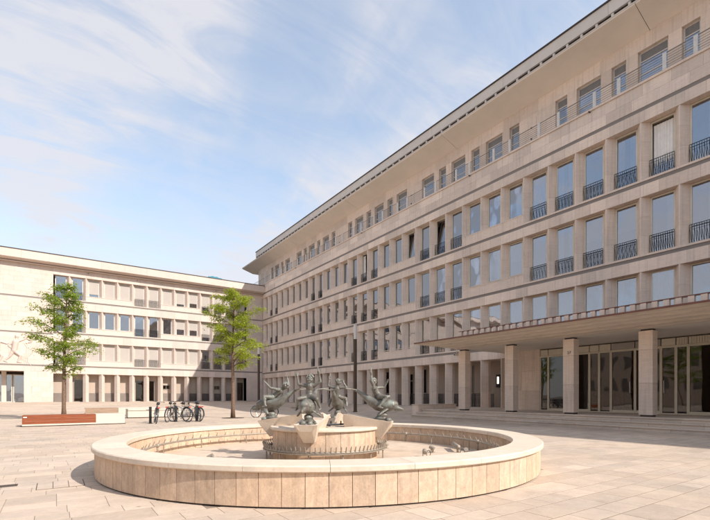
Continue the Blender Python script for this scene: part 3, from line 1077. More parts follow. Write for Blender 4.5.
# steps and landing
st = thing('entrance_steps', (19, 9, 0), 'three broad grey stone steps below the entrance canopy', 'steps')
RISE = FLOOR_R / 3
for i in range(3):
    x0 = STEP_X + 0.44 * i
    yy = STEP_END
    q = 0
    while yy > -6:
        l = 1.65 if q or i != 1 else 0.8
        xb, z0, z1 = x0 + (0.50 if i < 2 else 0.7), RISE * i - (0.05 if i == 0 else 0.0), RISE * (i + 1)
        MB().prism([(x0 + 0.02, z0), (xb, z0), (xb, z1), (x0 - 0.02, z1), (x0 - 0.025, z1 - 0.006), (x0 - 0.025, z1 - 0.045), (x0 + 0.02, z1 - 0.05)],
                   max(yy - l, -6) + 0.003, yy - 0.003, 'y', pr.random()).build('step_block', 'step', st)
        yy -= l; q += 1
lp = []
yy = STEP_END
q = 0
while yy > -6:
    xx = STEP_X + 0.88 + 0.70
    while xx < 24.05:
        lp.append(((xx + 0.003, min(xx + 0.95, 24.06) - 0.003, max(yy - 0.95, -6) + 0.003, yy - 0.003, 0.36, FLOOR_R), pr.random()))
        xx += 0.95
    yy -= 0.95
many('landing_slab', lp, 'step', st, 290, 'landing_slabs')
MB().box(STEP_X + 0.5, 24.07, -6, STEP_END - 0.01, 0.02, 0.355 if False else RISE * 0.9).build('step_core', 'step', st)
cw = thing('low_stone_wall', (19.5, 19.7, 0), 'low pale stone block wall at the end of the entrance steps', 'wall')
for a, b in ((17.95, 19.0), (19.006, 20.1), (20.106, 21.2)):
    MB().box(a, b, 19.43, 19.98, -0.05, 0.70, pr.random()).build('stone_block', 'trav_shade_lifted', cw)
MB().box(17.92, 21.23, 19.41, 20.0, 0.702, 0.75).build('coping', 'step', cw)

# small glazed lantern on the main roof
rl = thing('roof_lantern', (25.4, on_x(421, 25.4), 22.26), 'small glazed roof lantern above the eave of the office building', 'roof lantern')
ly = on_x(424, 25.6)
MB().box(25.2, 26.8, ly - 0.9, ly + 0.9, 22.262, 22.45).build('kerb', 'fascia', rl)
MB().prism([(25.25, 22.45), (26.75, 22.45), (26.75, 23.0), (25.9, 23.15), (25.25, 22.85)], ly - 0.85, ly + 0.85, 'y').build('glazing', 'glass', rl)
for s in (-0.85, 0, 0.85):
    MB().box(25.22, 25.27, ly + s - 0.03, ly + s + 0.03, 22.45, 22.87).build('glazing_bar', 'fascia', rl)

# ------------------------------------------------------------------ left-hand building
P_L = 1.5747
XKL = lambda k: 1.41 + P_L * k
NL = 14                           # windows per row; window j lies between pier j-1 and pier j
LL = [14.55, 10.90, 7.22]
BL = [11.98, 8.36, 4.72]
X0, X1 = -34.0, XF - 0.03
WE, WD = XKL(-1) + 0.1, XKL(13) - 0.1
lb = thing('stone_wing', (5, YL + 4, 0), 'four-storey pale stone wing with carved relief closing the end of the square', 'building')
FY = YL
core = MB()
bz = [(LL[0], 15.35), (LL[1], BL[0]), (LL[2], BL[1]), (3.72, BL[2])]
for z0, z1 in bz:
    core.box(WE, WD, FY + 0.05, FY + 1.5, z0, z1 - 0.004)
core.box(WD, X1 + 0.6, FY + 0.05, FY + 1.5, FLOOR_L - 0.2, 15.35)
core.box(-2.0, WE, FY + 0.05, FY + 3.2, FLOOR_L - 0.2, 15.35)
core.box(X0, -2.0, FY + 0.05, FY + 3.2, 3.9, 15.35)
core.box(X0, -12.0, FY + 0.05, FY + 3.2, FLOOR_L - 0.2, 3.9)
core.build('floor_band', 'trav_sun_toned', lb)
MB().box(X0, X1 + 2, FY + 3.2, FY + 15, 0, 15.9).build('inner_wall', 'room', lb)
lpn = []


def lcourse(x0, x1, z0, z1, w, off):
    xx = x0 - off
    while xx < x1:
        a, b = max(xx, x0), min(xx + w, x1)
        if b - a > 0.06:
            lpn.append(((a + 0.003, b - 0.003, FY, FY + 0.05, z0 + 0.003, z1 - 0.003), pr.random()))
        xx += w


# facing of the window zone
for r in range(3):
    nxt = LL[r + 1] if r < 2 else 3.72
    lcourse(WE, WD, nxt, BL[r] - 0.27, P_L / 2, 0.3 * r)
lcourse(WE, WD, LL[0], 15.35, P_L / 2, 0.1)
# blank walls
for xa, xb, zlo in ((WD, X1, FLOOR_L), (-2.0, WE, FLOOR_L), (X0, -2.0, 3.9)):
    z, q = zlo, 0
    stops = [4.50, 4.72, 7.90, 8.08, 11.55, 11.71, 15.35]
    for za, zb in ((zlo, 4.45), (4.62, 8.09 - 0.17), (8.09, BL[0] - 0.27), (BL[0] - 0.10, 15.35)):
        if zb <= za:
            continue
        n = max(1, round((zb - za) / 0.52))
        for i in range(n):
            lcourse(xa, xb, za + (zb - za) * i / n, za + (zb - za) * (i + 1) / n, (0.95, 1.25, 0.8)[q % 3], (q * 0.37) % 0.8)
            q += 1
lcourse(X0, -12.0, FLOOR_L, 1.6, 1.1, 0); lcourse(X0, -12.0, 1.6, 2.7, 1.1, 0.5); lcourse(X0, -12.0, 2.7, 3.9, 1.1, 0.2)
many('stone_panel', lpn, 'trav_sun_toned', lb, 290)
for r in range(3):
    xa, xb = WE, WD
    MB().box(xa, xb, FY + 0.022, FY + 0.06, BL[r] - 0.27, BL[r] - 0.10).build('dark_band', 'band', lb)
    MB().box(xa, xb, FY - 0.02, FY + 0.052, BL[r] - 0.10, BL[r]).build('sill_course', 'trav_sun_toned', lb)
# string grooves on the blank walls continue the dark bands
for xa, xb in ((X0, WE), (WD, X1)):
    for z0, z1 in ((BL[0] - 0.27, BL[0] - 0.10), (7.92, 8.09), (4.45, 4.62)):
        MB().box(xa, xb, FY + 0.022, FY + 0.06, z0, z1).build('dark_band', 'band', lb)
FR_L = {0, 1, 5, 6, 10, 11, 12}
runs, j = [], 0
while j < NL:
    if j not in FR_L:
        k = j
        while k < NL and k not in FR_L:
            k += 1
        runs.append((j, k)); j = k
    else:
        j += 1
for r in range(3):
    for a, b in runs:
        xa, xb = XKL(a - 1) - 0.03, min(XKL(b - 1) + 0.03, WD - 0.002)
        MB().box(xa, xb, FY - 0.003, FY + 0.5, BL[r] + 0.001, BL[r] + 0.50).build('window_parapet', 'trav_sun_toned', lb)
        MB().box(xa - 0.01, xb, FY - 0.03, FY + 0.4, BL[r] + 0.501, BL[r] + 0.55).build('sill', 'white_stone', lb)
lrow = [LL[r] - BL[r] for r in range(3)]
pml = [pier_mesh('pier', lrow[r] - 0.004, 0.26, 0.36, 'trav_sun_toned', 'y', 0.2) for r in range(3)]
for r in range(3):
    for k in range(0, 13):
        put('pier', pml[r], lb, (XKL(k), FY + 0.006, BL[r] + 0.002))
    for xx, s in ((WE, -1), (WD, 1)):
        MB().box(min(xx, xx + s * 0.05), max(xx, xx + s * 0.05), FY + 0.001, FY + 0.5, BL[r], LL[r]).build('jamb', 'trav_sun_toned', lb)
WL = P_L - 0.52
blr = random.Random(21)
flF = [frame_mesh('window', WL, lrow[r] - 0.03, 'y', 'post', t=0.075) for r in range(3)]
flN = [frame_mesh('window', WL, lrow[r] - 0.58, 'y', 'post', t=0.075) for r in range(3)]
plF = [pane_mesh('pane', WL - 0.12, lrow[r] - 0.09, 'y', 'glass_l', 0.06) for r in range(3)]
plN = [pane_mesh('pane', WL - 0.12, lrow[r] - 0.64, 'y', 'glass_l', 0.06) for r in range(3)]
rlL = rail_mesh('railing', WL - 0.02, 0.9, 'y')
# how far each blind is drawn, 0 = up, 1 = fully down (rows from the top)
BLIND = [
    [0, 0, .85, 1, 1, .98, .98, 1, .85, .72, .70, .72, .68, .9],
    [0, 0, 0, 0, 0, 0, 0, 0, .62, .62, .8, .8, .8, 0],
    [1, 1, 1, 1, 1, 1, 1, 1, 1, 1, 0, 0, 0, .3],
]
for r in range(3):
    for jn in range(NL):
        xc = (XKL(jn - 1) + XKL(jn)) / 2
        fr = jn in FR_L
        h = lrow[r] - (0.03 if fr else 0.58)
        z0 = BL[r] + (0.01 if fr else 0.555)
        w = put('window', flF[r] if fr else flN[r], lb, (xc, FY + 0.39, z0))
        pn = child('pane', plF[r] if fr else plN[r], w, (0, 0.03, 0), blr.gauss(0, 0.006))
        pn.rotation_euler.x = blr.gauss(0, 0.006)
        if fr:
            child('railing', rlL, w, (0, -0.12, 0))
        bd = BLIND[r][jn]
        if bd:
            zb = 0.06 + (h - 0.12) * (1 - bd)
            if fr and bd > 0.9:
                zb = 0.06
            mb = MB()
            n = 14
            for i in range(n):
                za, zc = zb + (h - 0.07 - zb) * i / n, zb + (h - 0.07 - zb) * (i + 1) / n
                mb.box(-WL / 2 + 0.06, WL / 2 - 0.06, -0.012 - (0.0015 if i % 2 else 0), -0.004, za, zc)
            child('blind', mb.mesh('blind', 'blind'), w)
        elif blr.random() < 0.5:
            child('curtain', curtain_mesh('curtain', WL - 0.2, h - 0.2, 'y', 'curtain'), w, (0, 0.3, 0.1))
for r in range(3):
    for k in range(-1, 14, 2):
        MB().box(XKL(k) - 0.06, XKL(k) + 0.06, FY + 0.55, FY + 3.2, BL[r], LL[r]).build('room_partition', 'room', lb)

# cornice
cor = [(FY - 0.90, 15.62), (FY - 0.86, 15.58), (FY - 0.10, 15.36), (FY + 2, 15.36), (FY + 2, 16.46), (FY - 0.90, 16.46)]
xx = X0
while xx < X1:
    b = min(xx + 2.4, X1)
    MB().prism([(a_, b_) for a_, b_ in cor], xx + 0.003, b - 0.003, 'x', pr.random()).build('cornice_block', 'trav_sun_toned', lb)
    xx += 2.4
MB().box(X0, X1, FY - 0.95, FY + 14.9, 16.462, 16.53).build('roof_cap', 'dark', lb)
MB().box(X0, X1, FY - 0.40, FY - 0.02, 15.30, 15.352).build('cornice_moulding', 'trav_sun_toned', lb)
for px_x in (3.2, 8.2, 17.6):
    put('scupper', MB().tube([(0, 0.1, 0), (0, -0.12, -0.01)], 0.04, 8).mesh('scupper', 'dark'), lb, (px_x, FY, 15.1))

# arcade of the wing
pml_g = pier_mesh('arcade_pier', 3.72 - FLOOR_L - 0.004, 0.29, 0.32, 'trav_sun_toned', 'y', 0.4, 3)
for k in range(0, 13):
    put('arcade_pier', pml_g, lb, (XKL(k), FY + 0.006, FLOOR_L + 0.002))
for xx_, s in ((WE, -1), (WD, 1)):
    MB().box(min(xx_, xx_ + s * 0.05), max(xx_, xx_ + s * 0.05), FY + 0.001, FY + 1.2, FLOOR_L, 3.72).build('jamb', 'trav_sun_toned', lb)
MB().box(WE, WD, FY - 0.02, FY + 1.6, FLOOR_L - 0.4, FLOOR_L).build('arcade_floor', 'step', lb)
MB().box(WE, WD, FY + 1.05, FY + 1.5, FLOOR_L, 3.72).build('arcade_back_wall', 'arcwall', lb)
pl_l = MB().box(-0.66, 0.66, 0, 0.04, 0, 1.0).mesh('plinth_panel', 'panel_grey')
ra_l = rail_mesh('arcade_railing', 1.0, 0.95, 'y')
dfr = frame_mesh('arcade_door', 0.95, 2.55, 'y', 'frame_grey', t=0.06)
dpn = pane_mesh('pane', 0.86, 2.5, 'y', 'glass_d', 0.05)
for jn in range(NL):
    xc = (XKL(jn - 1) + XKL(jn)) / 2
    if jn in (5, 6, 13, 1):
        w = put('arcade_door', dfr, lb, (xc + (0.1 if jn != 6 else -0.25), FY + 0.98, FLOOR_L))
        child('pane', dpn, w, (0, 0.03, 0))
        child('door_backing', MB().box(-0.45, 0.45, 0.045, 0.055, 0.05, 2.5).mesh('door_backing', 'hall' if jn != 1 else 'blind'), w)
    else:
        put('plinth_panel', pl_l, lb, (xc, FY + 1.0, FLOOR_L))
        if jn >= 9:
            put('arcade_railing', ra_l, lb, (xc, FY + 0.5, FLOOR_L))
        if jn in (7, 11):
            w = put('arcade_window', frame_mesh('arcade_window', 0.9, 0.55, 'y', 'frame_grey', t=0.05, vbars=(0,)), lb, (xc, FY + 0.98, FLOOR_L + 1.5))
            child('pane', pane_mesh('pane', 0.82, 0.5, 'y', 'glass_d', 0.05), w, (0, 0.03, 0))
# passage at the left
MB().box(-12, -2.0, FY + 0.0, FY + 3.1, FLOOR_L - 0.4, FLOOR_L).build('passage_floor', 'step', lb)
MB().box(-2.62, -2.0, FY + 0.001, FY + 0.5, FLOOR_L, 3.9).build('passage_pier', 'trav_sun_toned', lb)
MB().box(-12, -2.0, FY + 3.0, FY + 3.15, FLOOR_L, 3.9).build('passage_back_wall', 'hall', lb)
for k, xx_ in enumerate((-5.7, -4.35, -3.0)):
    w = put('passage_window', frame_mesh('passage_window', 1.3, 3.0, 'y', 'post' if k == 1 else 'frame', t=0.09), lb, (xx_, FY + 1.9, FLOOR_L))
    child('pane', pane_mesh('pane', 1.2, 2.95, 'y', 'glass_l', 0.06), w, (0, 0.03, 0))
MB().box(-4.62, -4.2, FY + 1.75, FY + 1.88, FLOOR_L, 3.9).build('passage_pilaster', 'white_stone', lb)
rt = thing('roof_sheet', (17.3, FY - 0.1, 16.53), 'turquoise sheet lying on the roof edge of the stone wing', 'roof sheet')
mb = MB()
n = 12
for i in range(n + 1):
    xx_ = 16.3 + 2.2 * i / n
    z = 16.55 + 0.26 * math.sin(math.pi * min(1, (i / n) ** 0.7)) ** 0.7 + 0.04 * math.sin(i * 2.1)
    mb.v += [(xx_, FY - 0.75, 16.535), (xx_, FY - 0.6, z), (xx_, FY + 0.8, z * 0.5 + 8.3), (xx_, FY + 0.9, 16.535)]
for i in range(n):
    for q in range(3):
        mb.f.append((4 * i + q, 4 * i + 4 + q, 4 * i + 5 + q, 4 * i + 1 + q)); mb.t.append(.5)
mb.build('sheet', 'teal', rt, True)

# ------------------------------------------------------------------ figure tools: capsules fused by a voxel remesh


def capsule(mb, a, b, ra, rb_, n=10):
    a, b = Vector(a), Vector(b)
    d = b - a
    L = d.length
    if L < 1e-6:
        mb.ball(a, ra); return
    d.normalize()
    pts, rs = [], []
    for t in (-0.98, -0.7, -0.35):
        pts.append(a + d * ra * t); rs.append(ra * math.sqrt(1 - t * t))
    for i in range(5):
        t = i / 4
        pts.append(a.lerp(b, t)); rs.append(ra + (rb_ - ra) * t)
    for t in (0.35, 0.7, 0.98):
        pts.append(b + d * rb_ * t); rs.append(rb_ * math.sqrt(1 - t * t))
    mb.tube(pts, rs, n)


def fused(name, mb, mat, parent, voxel, smooth_it=3):
    o = bpy.data.objects.new('tmp', mb.mesh(name, mat, True))
    COL.objects.link(o)
    m = o.modifiers.new('r', 'REMESH'); m.mode = 'VOXEL'; m.voxel_size = voxel; m.use_smooth_shade = True
    s = o.modifiers.new('s', 'SMOOTH'); s.factor = 0.5; s.iterations = smooth_it
    dg_ = bpy.context.evaluated_depsgraph_get()
    me = bpy.data.meshes.new_from_object(o.evaluated_get(dg_))
    bpy.data.objects.remove(o)
    me.name = name
    me.materials.clear(); me.materials.append(M[mat])
    me.polygons.foreach_set('use_smooth', [True] * len(me.polygons))
    return child(name, me, parent) if parent is not None else me


def dolphin_geo():
    """snout towards +x, tail curling up at -x; lengths in metres"""
    mb = MB()
    path = [(0.47, 0, 0.085, .018), (0.42, 0, 0.10, .030), (0.36, 0, 0.115, .040), (0.325, 0, 0.14, .072), (0.27, 0, 0.165, .108), (0.19, 0, 0.17, .130),
            (0.08, 0, 0.165, .138), (-0.04, 0, 0.185, .122), (-0.16, 0, 0.245, .095), (-0.27, 0, 0.325, .066), (-0.37, 0, 0.405, .043), (-0.45, 0, 0.455, .030), (-0.50, 0, 0.475, .024)]
    mb.tube([p[:3] for p in path], [p[3] for p in path], 16)
    mb.ball((0.29, 0, 0.19), (0.085, 0.085, 0.075))                      # melon
    capsule(mb, (0.33, 0.0, 0.075), (0.455, 0, 0.062), 0.03, 0.014)         # lower jaw
    for s in (-1, 1):
        mb.ball((0.285, s * 0.098, 0.175), 0.019, 8, 6)
        # pectoral fins and flukes as flattened blades
        for t in range(6):
            f = t / 5
            mb.ball((0.14 - 0.10 * f, s * (0.11 + 0.10 * f), 0.09 - 0.09 * f), (0.055 * (1 - 0.55 * f), 0.024, 0.017), 10, 6)
        for t in range(8):
            f = t / 7
            mb.ball((-0.50 - 0.10 * f - 0.03 * f * f, s * (0.02 + 0.155 * f), 0.475 + 0.02 * f), (0.058 * (1 - 0.65 * f), 0.022, 0.014), 10, 6)
    return mb


def child_rider(pose):
    """one body in local metres, seat at the origin, facing +x"""
    mb = MB()
    P = pose
    V = Vector
    pel, ch = V((0, 0, 0.06)), V(P['chest'])
    neck = V(P['neck']); head = V(P['head'])
    mid = pel.lerp(ch, 0.5) + V((-0.012, 0, 0))
    capsule(mb, pel + V((0, -0.035, 0)), pel + V((0, 0.035, 0)), 0.062, 0.062)
    capsule(mb, pel, mid, 0.064, 0.058); capsule(mb, mid, ch, 0.058, 0.070)
    mb.ball(mid + V((0.016, 0, -0.005)), (0.052, 0.058, 0.055))
    capsule(mb, ch, neck, 0.045, 0.030); capsule(mb, neck, head, 0.029, 0.032)
    up = (head - neck).normalized()
    fwd = V(P.get('look', (1, 0, 0))); fwd = (fwd - up * fwd.dot(up)).normalized()
    side = up.cross(fwd)
    hc = head + up * 0.045
    mb.ball(hc, (0.064, 0.060, 0.074), 14, 10)
    mb.ball(hc + fwd * 0.02 - up * 0.028, (0.046, 0.044, 0.046))
    mb.ball(hc + fwd * 0.068 - up * 0.008, 0.013, 8, 6)                  # nose
    capsule(mb, hc + fwd * 0.060 - up * 0.036 + side * 0.014, hc + fwd * 0.060 - up * 0.036 - side * 0.014, 0.009, 0.009, 6)   # lips
    mb.ball(hc + fwd * 0.052 - up * 0.058, 0.017, 8, 6)                  # chin
    for s in (-1, 1):
        mb.ball(hc + side * s * 0.062 - up * 0.006, (0.012, 0.012, 0.02), 8, 6)   # ears
        mb.ball(hc + fwd * 0.054 + up * 0.014 + side * s * 0.024, (0.011, 0.011, 0.007), 8, 6)   # brows
        mb.ball(hc + fwd * 0.050 - up * 0.020 + side * s * 0.028, 0.018, 8, 6)    # cheeks
    hr = random.Random(P['seed'])
    for i in range(46):                                                 # curls
        a = hr.uniform(0, 2 * math.pi); t = hr.uniform(0.05, 1.0)
        d = up * (1.0 - 0.95 * t) + (fwd * math.cos(a) + side * math.sin(a)) * (0.25 + 0.85 * t)
        if d.normalized().dot(fwd) > 0.62 and d.normalized().dot(up) < 0.5:
            continue
        d.normalize()
        mb.ball(hc + d * 0.064 + up * 0.008, hr.uniform(0.014, 0.021), 8, 6)
    for s, key in ((1, 'L'), (-1, 'R')):
        sh = ch + V((0, s * 0.082, 0.022)); el = V(P['el' + key]); wr_ = V(P['wr' + key])
        capsule(mb, ch + V((0, s * 0.03, 0.02)), sh, 0.045, 0.036)
        capsule(mb, sh, el, 0.035, 0.027); capsule(mb, el, wr_, 0.027, 0.019)
        d = (wr_ - el).normalized()
        sd = d.cross(V((1, 0.2, 0.1))).normalized()
        palm = wr_ + d * 0.036
        capsule(mb, wr_, palm, 0.017, 0.021, 8)
        for fi, (o_, ln) in enumerate(((-0.018, .034), (-0.006, .042), (0.006, .040), (0.018, .031))):
            b0 = palm + sd * o_ + d * 0.008
            b1 = b0 + d * ln * 0.6 + sd * o_ * 0.3
            b2 = b1 + d * ln * 0.5 + d.cross(sd) * 0.012
            capsule(mb, b0, b1, 0.0075, 0.007, 6); capsule(mb, b1, b2, 0.007, 0.006, 6)
        t0 = wr_ + d * 0.014 - sd * 0.014
        capsule(mb, t0, t0 - sd * 0.022 + d * 0.016, 0.009, 0.008, 6)
        capsule(mb, t0 - sd * 0.022 + d * 0.016, t0 - sd * 0.027 + d * 0.034, 0.008, 0.0065, 6)
        hip = pel + V((0.01, s * 0.048, -0.01)); kn = V(P['kn' + key]); an = V(P['an' + key])
        capsule(mb, hip, kn, 0.055, 0.038); capsule(mb, kn, an, 0.037, 0.022)
        mb.ball(kn.lerp(an, 0.3) + V((-0.012, 0, 0)), 0.033, 8, 6)
        toe = an + V(P.get('toe', (0.055, 0, -0.035)))
        capsule(mb, an + V((-0.016, 0, -0.012)), toe, 0.021, 0.016)
    if P.get('held'):
        a = V(P['wr' + P['held']])
        d = (a - V(P['el' + P['held']])).normalized()
        for t in range(7):
            f = t / 6
            mb.ball(a + d * (0.03 + 0.12 * f) + V((0.0, 0.006 * math.sin(t), 0)), 0.024 * (1 - 0.45 * f), 8, 6)
    return mb


POSES = [
    # front: upright, both arms thrown high, holding a shell up in one hand
    dict(seed=1, chest=(-0.03, 0, 0.24), neck=(-0.035, 0, 0.315), head=(-0.03, 0.005, 0.345), elL=(-0.03, 0.19, 0.33), wrL=(0.0, 0.18, 0.43),
         elR=(0.0, -0.20, 0.28), wrR=(0.02, -0.215, 0.40), knL=(0.13, 0.17, 0.02), anL=(0.07, 0.215, -0.13), knR=(0.13, -0.17, 0.02), anR=(0.06, -0.215, -0.14), held='L', look=(1, 0.1, 0)),
    # right: leaning back, one arm straight up with a shell, other held out forward
    dict(seed=2, chest=(-0.10, 0, 0.21), neck=(-0.13, 0, 0.28), head=(-0.13, 0.0, 0.31), elL=(0.06, 0.17, 0.25), wrL=(0.11, 0.16, 0.33),
         elR=(-0.14, -0.13, 0.36), wrR=(-0.15, -0.12, 0.47), knL=(0.16, 0.13, 0.06), anL=(0.10, 0.19, -0.10), knR=(0.15, -0.14, 0.05), anR=(0.02, -0.19, -0.12), held='R', look=(0.6, -0.8, 0)),
    # back: arms bent, one hand at the head
    dict(seed=3, chest=(-0.02, 0, 0.24), neck=(-0.025, 0, 0.31), head=(-0.02, -0.01, 0.345), elL=(-0.02, 0.20, 0.30), wrL=(0.0, 0.19, 0.43),
         elR=(-0.01, -0.21, 0.27), wrR=(-0.01, -0.15, 0.37), knL=(0.12, 0.17, 0.02), anL=(0.05, 0.21, -0.13), knR=(0.12, -0.17, 0.02), anR=(0.05, -0.21, -0.13), held='L', look=(1, -0.3, 0)),
    # left: reclining far back, one arm up by the head and one reaching forward
    dict(seed=4, chest=(-0.15, 0, 0.18), neck=(-0.205, 0, 0.235), head=(-0.235, 0.0, 0.26), elL=(0.0, 0.15, 0.24), wrL=(0.07, 0.16, 0.32),
         elR=(-0.30, -0.13, 0.29), wrR=(-0.27, -0.15, 0.41), knL=(0.13, 0.15, 0.06), anL=(0.09, 0.19, -0.11), knR=(0.12, -0.16, 0.05), anR=(0.07, -0.2, -0.12), look=(-0.2, -0.6, 1)),
]

# ------------------------------------------------------------------ fountain
R_W, R_C, R_I, RIM, FLO = 4.0, 4.045, 3.55, 0.485, 0.03
fo = thing('fountain', (FC.x, FC.y, 0), 'large round dry travertine fountain basin with raised central drum', 'fountain')


def arc_block(r0, r1, z0, z1, a0, a1, n=2, tint=0.5):
    return MB().lathe([(r0, z0), (r1, z0), (r1, z1), (r0, z1)], n, (0, 0, 0), a0, a1, tint, True)


NP = 96
gap = 0.0035
pmesh = {}
for i in range(NP):
    a0, a1 = 2 * math.pi * i / NP, 2 * math.pi * (i + 1) / NP
    put('wall_panel', arc_block(R_W - 0.06, R_W, 0.022, RIM - 0.082, a0 + gap / R_W, a1 - gap / R_W, 2, pr.random()).mesh('wall_panel', 'fount'), fo, (FC.x, FC.y, 0))
    if i % 2 == 0:
        a1 = 2 * math.pi * (i + 2) / NP
        put('inner_panel', arc_block(R_I + 0.03, R_I + 0.09, FLO, RIM - 0.082, a0 + gap / R_I, a1 - gap / R_I, 3, pr.random()).mesh('inner_panel', 'fount'), fo, (FC.x, FC.y, 0))
put('wall_core', MB().lathe([(R_I + 0.08, -0.02), (R_W - 0.05, -0.02), (R_W - 0.05, RIM - 0.083), (R_I + 0.08, RIM - 0.083)], 96, closed_prof=True).mesh('wall_core', 'joint'), fo, (FC.x, FC.y, 0))
put('base_gap', MB().lathe([(R_W - 0.045, -0.01), (R_W - 0.022, -0.01), (R_W - 0.022, 0.024), (R_W - 0.045, 0.024)], 96, closed_prof=True).mesh('base_gap', 'dark'), fo, (FC.x, FC.y, 0))
NC = 26
for i in range(NC):
    a0, a1 = 2 * math.pi * (i + 0.35) / NC, 2 * math.pi * (i + 1.35) / NC
    e = 0.014
    prof = [(R_I, RIM - 0.08), (R_C - e, RIM - 0.08), (R_C, RIM - 0.08 + e), (R_C, RIM - e), (R_C - e, RIM), (R_I + e, RIM), (R_I, RIM - e)]
    o = put('coping_stone', MB().lathe(prof, 8, (0, 0, 0), a0 + 0.0006, a1 - 0.0006, pr.random(), True).mesh('coping_stone', 'coping'), fo, (FC.x, FC.y, 0))
put('basin_floor', MB().lathe([(0.0, FLO), (1.0, FLO), (R_I + 0.05, FLO)], 64).mesh('basin_floor', 'basin'), fo, (FC.x, FC.y, 0))
# outer pipe ring with spray pins
ring = lambda r, z, n=96: [(r * math.cos(2 * math.pi * i / n), r * math.sin(2 * math.pi * i / n), z) for i in range(n)]
put('pipe_ring', MB().tube(ring(3.36, 0.255), 0.022, 8, closed=True).mesh('pipe_ring', 'pipe', True), fo, (FC.x, FC.y, 0))
noz = MB().tube([(0, 0, 0), (-0.035, 0, 0.085)], [0.012, 0.008], 5).mesh('nozzle', 'pipe')
for i in range(84):
    a = 2 * math.pi * i / 84
    put('nozzle', noz, fo, (FC.x + 3.36 * math.cos(a), FC.y + 3.36 * math.sin(a), 0.272), a)
stand = MB().tube([(0, 0, 0), (0, 0, 0.225)], 0.014, 6).mesh('pipe_stand', 'pipe')
valve = MB().ball((0, 0, 0), 0.045, 10, 8).tube([(0, 0, -0.2), (0, 0, 0.0)], 0.02, 8).mesh('valve', 'pipe', True)
for i in range(16):
    a = 2 * math.pi * (i + 0.3) / 16
    put('pipe_stand', stand, fo, (FC.x + 3.36 * math.cos(a), FC.y + 3.36 * math.sin(a), FLO))
for a in (2.55, 0.35, 5.9):
    put('valve', valve, fo, (FC.x + 3.36 * math.cos(a), FC.y + 3.36 * math.sin(a), 0.255))
# drum
R_D, H_D = 1.04, 0.655
ND = 24
for i in range(ND):
    a0, a1 = 2 * math.pi * i / ND, 2 * math.pi * (i + 1) / ND
    put('drum_panel', arc_block(R_D - 0.06, R_D, FLO, H_D - 0.062, a0 + 0.003, a1 - 0.003, 3, pr.random()).mesh('drum_panel', 'fount'), fo, (FC.x, FC.y, 0))
put('drum_core', MB().lathe([(0.0, H_D - 0.063), (R_D - 0.05, H_D - 0.063), (R_D - 0.05, FLO)], 48).mesh('drum_core', 'joint'), fo, (FC.x, FC.y, 0))
put('drum_coping', MB().lathe([(0.62, H_D - 0.06), (R_D + 0.035, H_D - 0.06), (R_D + 0.05, H_D - 0.045), (R_D + 0.05, H_D - 0.012), (R_D + 0.038, H_D), (0.62, H_D)], 64, closed_prof=True).mesh('drum_coping', 'coping'), fo, (FC.x, FC.y, 0))
put('drum_top', MB().lathe([(0.0, H_D - 0.02), (0.63, H_D - 0.02)], 32).mesh('drum_top', 'basin'), fo, (FC.x, FC.y, 0))
put('spray_ring', MB().tube(ring(1.19, 0.25, 64), 0.022, 8, closed=True).mesh('spray_ring', 'pipe', True), fo, (FC.x, FC.y, 0))
put('spray_tray', MB().lathe([(1.06, 0.20), (1.15, 0.232), (1.23, 0.232), (1.23, 0.218), (1.15, 0.218), (1.06, 0.186)], 64, closed_prof=True).mesh('spray_tray', 'pipe'), fo, (FC.x, FC.y, 0))
noz2 = MB().tube([(0, 0, 0), (0.035, 0, 0.10)], [0.015, 0.010], 6).mesh('spray_nozzle', 'pipe')
for i in range(84):
    a = 2 * math.pi * i / 84
    put('spray_nozzle', noz2, fo, (FC.x + 1.20 * math.cos(a), FC.y + 1.20 * math.sin(a), 0.255), a)
for i in range(12):
    a = 2 * math.pi * (i + 0.5) / 12
    put('pipe_stand', stand, fo, (FC.x + 1.17 * math.cos(a), FC.y + 1.17 * math.sin(a), FLO - 0.03))
# centre pipework
cp = MB()
cp.tube([(-0.45, 0.1, H_D + 0.02), (0.45, -0.1, H_D + 0.02)], 0.018, 6)
cp.tube([(-0.1, -0.35, H_D + 0.02), (0.1, 0.4, H_D + 0.02)], 0.018, 6)
for q in (-0.3, -0.1, 0.12, 0.33):
    cp.tube([(q, -q * 0.22, H_D), (q, -q * 0.22, H_D + 0.09)], 0.013, 6)
put('centre_pipework', cp.mesh('centre_pipework', 'iron'), fo, (FC.x, FC.y, 0))

# four stone troughs on the diagonals with bronze groups on them
def trough_mesh():
    mb = MB()
    # section half-widths: top 0.215, bottom 0.10; wall 0.05; radial stations (r_top, z_top, r_bot, z_bot)
    st_ = [(0.42, 0.90, 0.42, 0.60), (1.36, 0.75, 1.14, 0.42)]
    vs = []
    for rt_, zt, rb2, zb in st_:
        vs += [(rt_, 0.215, zt), (rt_, 0.165, zt), (rt_ - 0.03, 0.115, zt - 0.11), (rt_ - 0.03, -0.115, zt - 0.11), (rt_, -0.165, zt), (rt_, -0.215, zt), (rb2, -0.10, zb), (rb2, 0.10, zb)]
    n = 8
    fs = [(i, (i + 1) % n, n + (i + 1) % n, n + i) for i in range(n)]
    fs += [(0, 7, 2, 1), (2, 7, 6, 3), (3, 6, 5, 4)]
    fs += [(8, 9, 10, 15), (10, 11, 14, 15), (11, 12, 13, 14)]
    mb.add(vs, fs)
    # closed outer end between the two walls
    mb.add([(1.28, 0.166, 0.756), (1.28, -0.166, 0.756), (1.25, -0.116, 0.64), (1.25, 0.116, 0.64), (1.356, 0.166, 0.7485), (1.356, -0.166, 0.7485), (1.326, -0.116, 0.638), (1.326, 0.116, 0.638)],
           [(0, 1, 2, 3), (4, 7, 6, 5), (0, 4, 5, 1), (1, 5, 6, 2), (3, 2, 6, 7), (0, 3, 7, 4)])
    return mb.mesh('trough', 'coping')


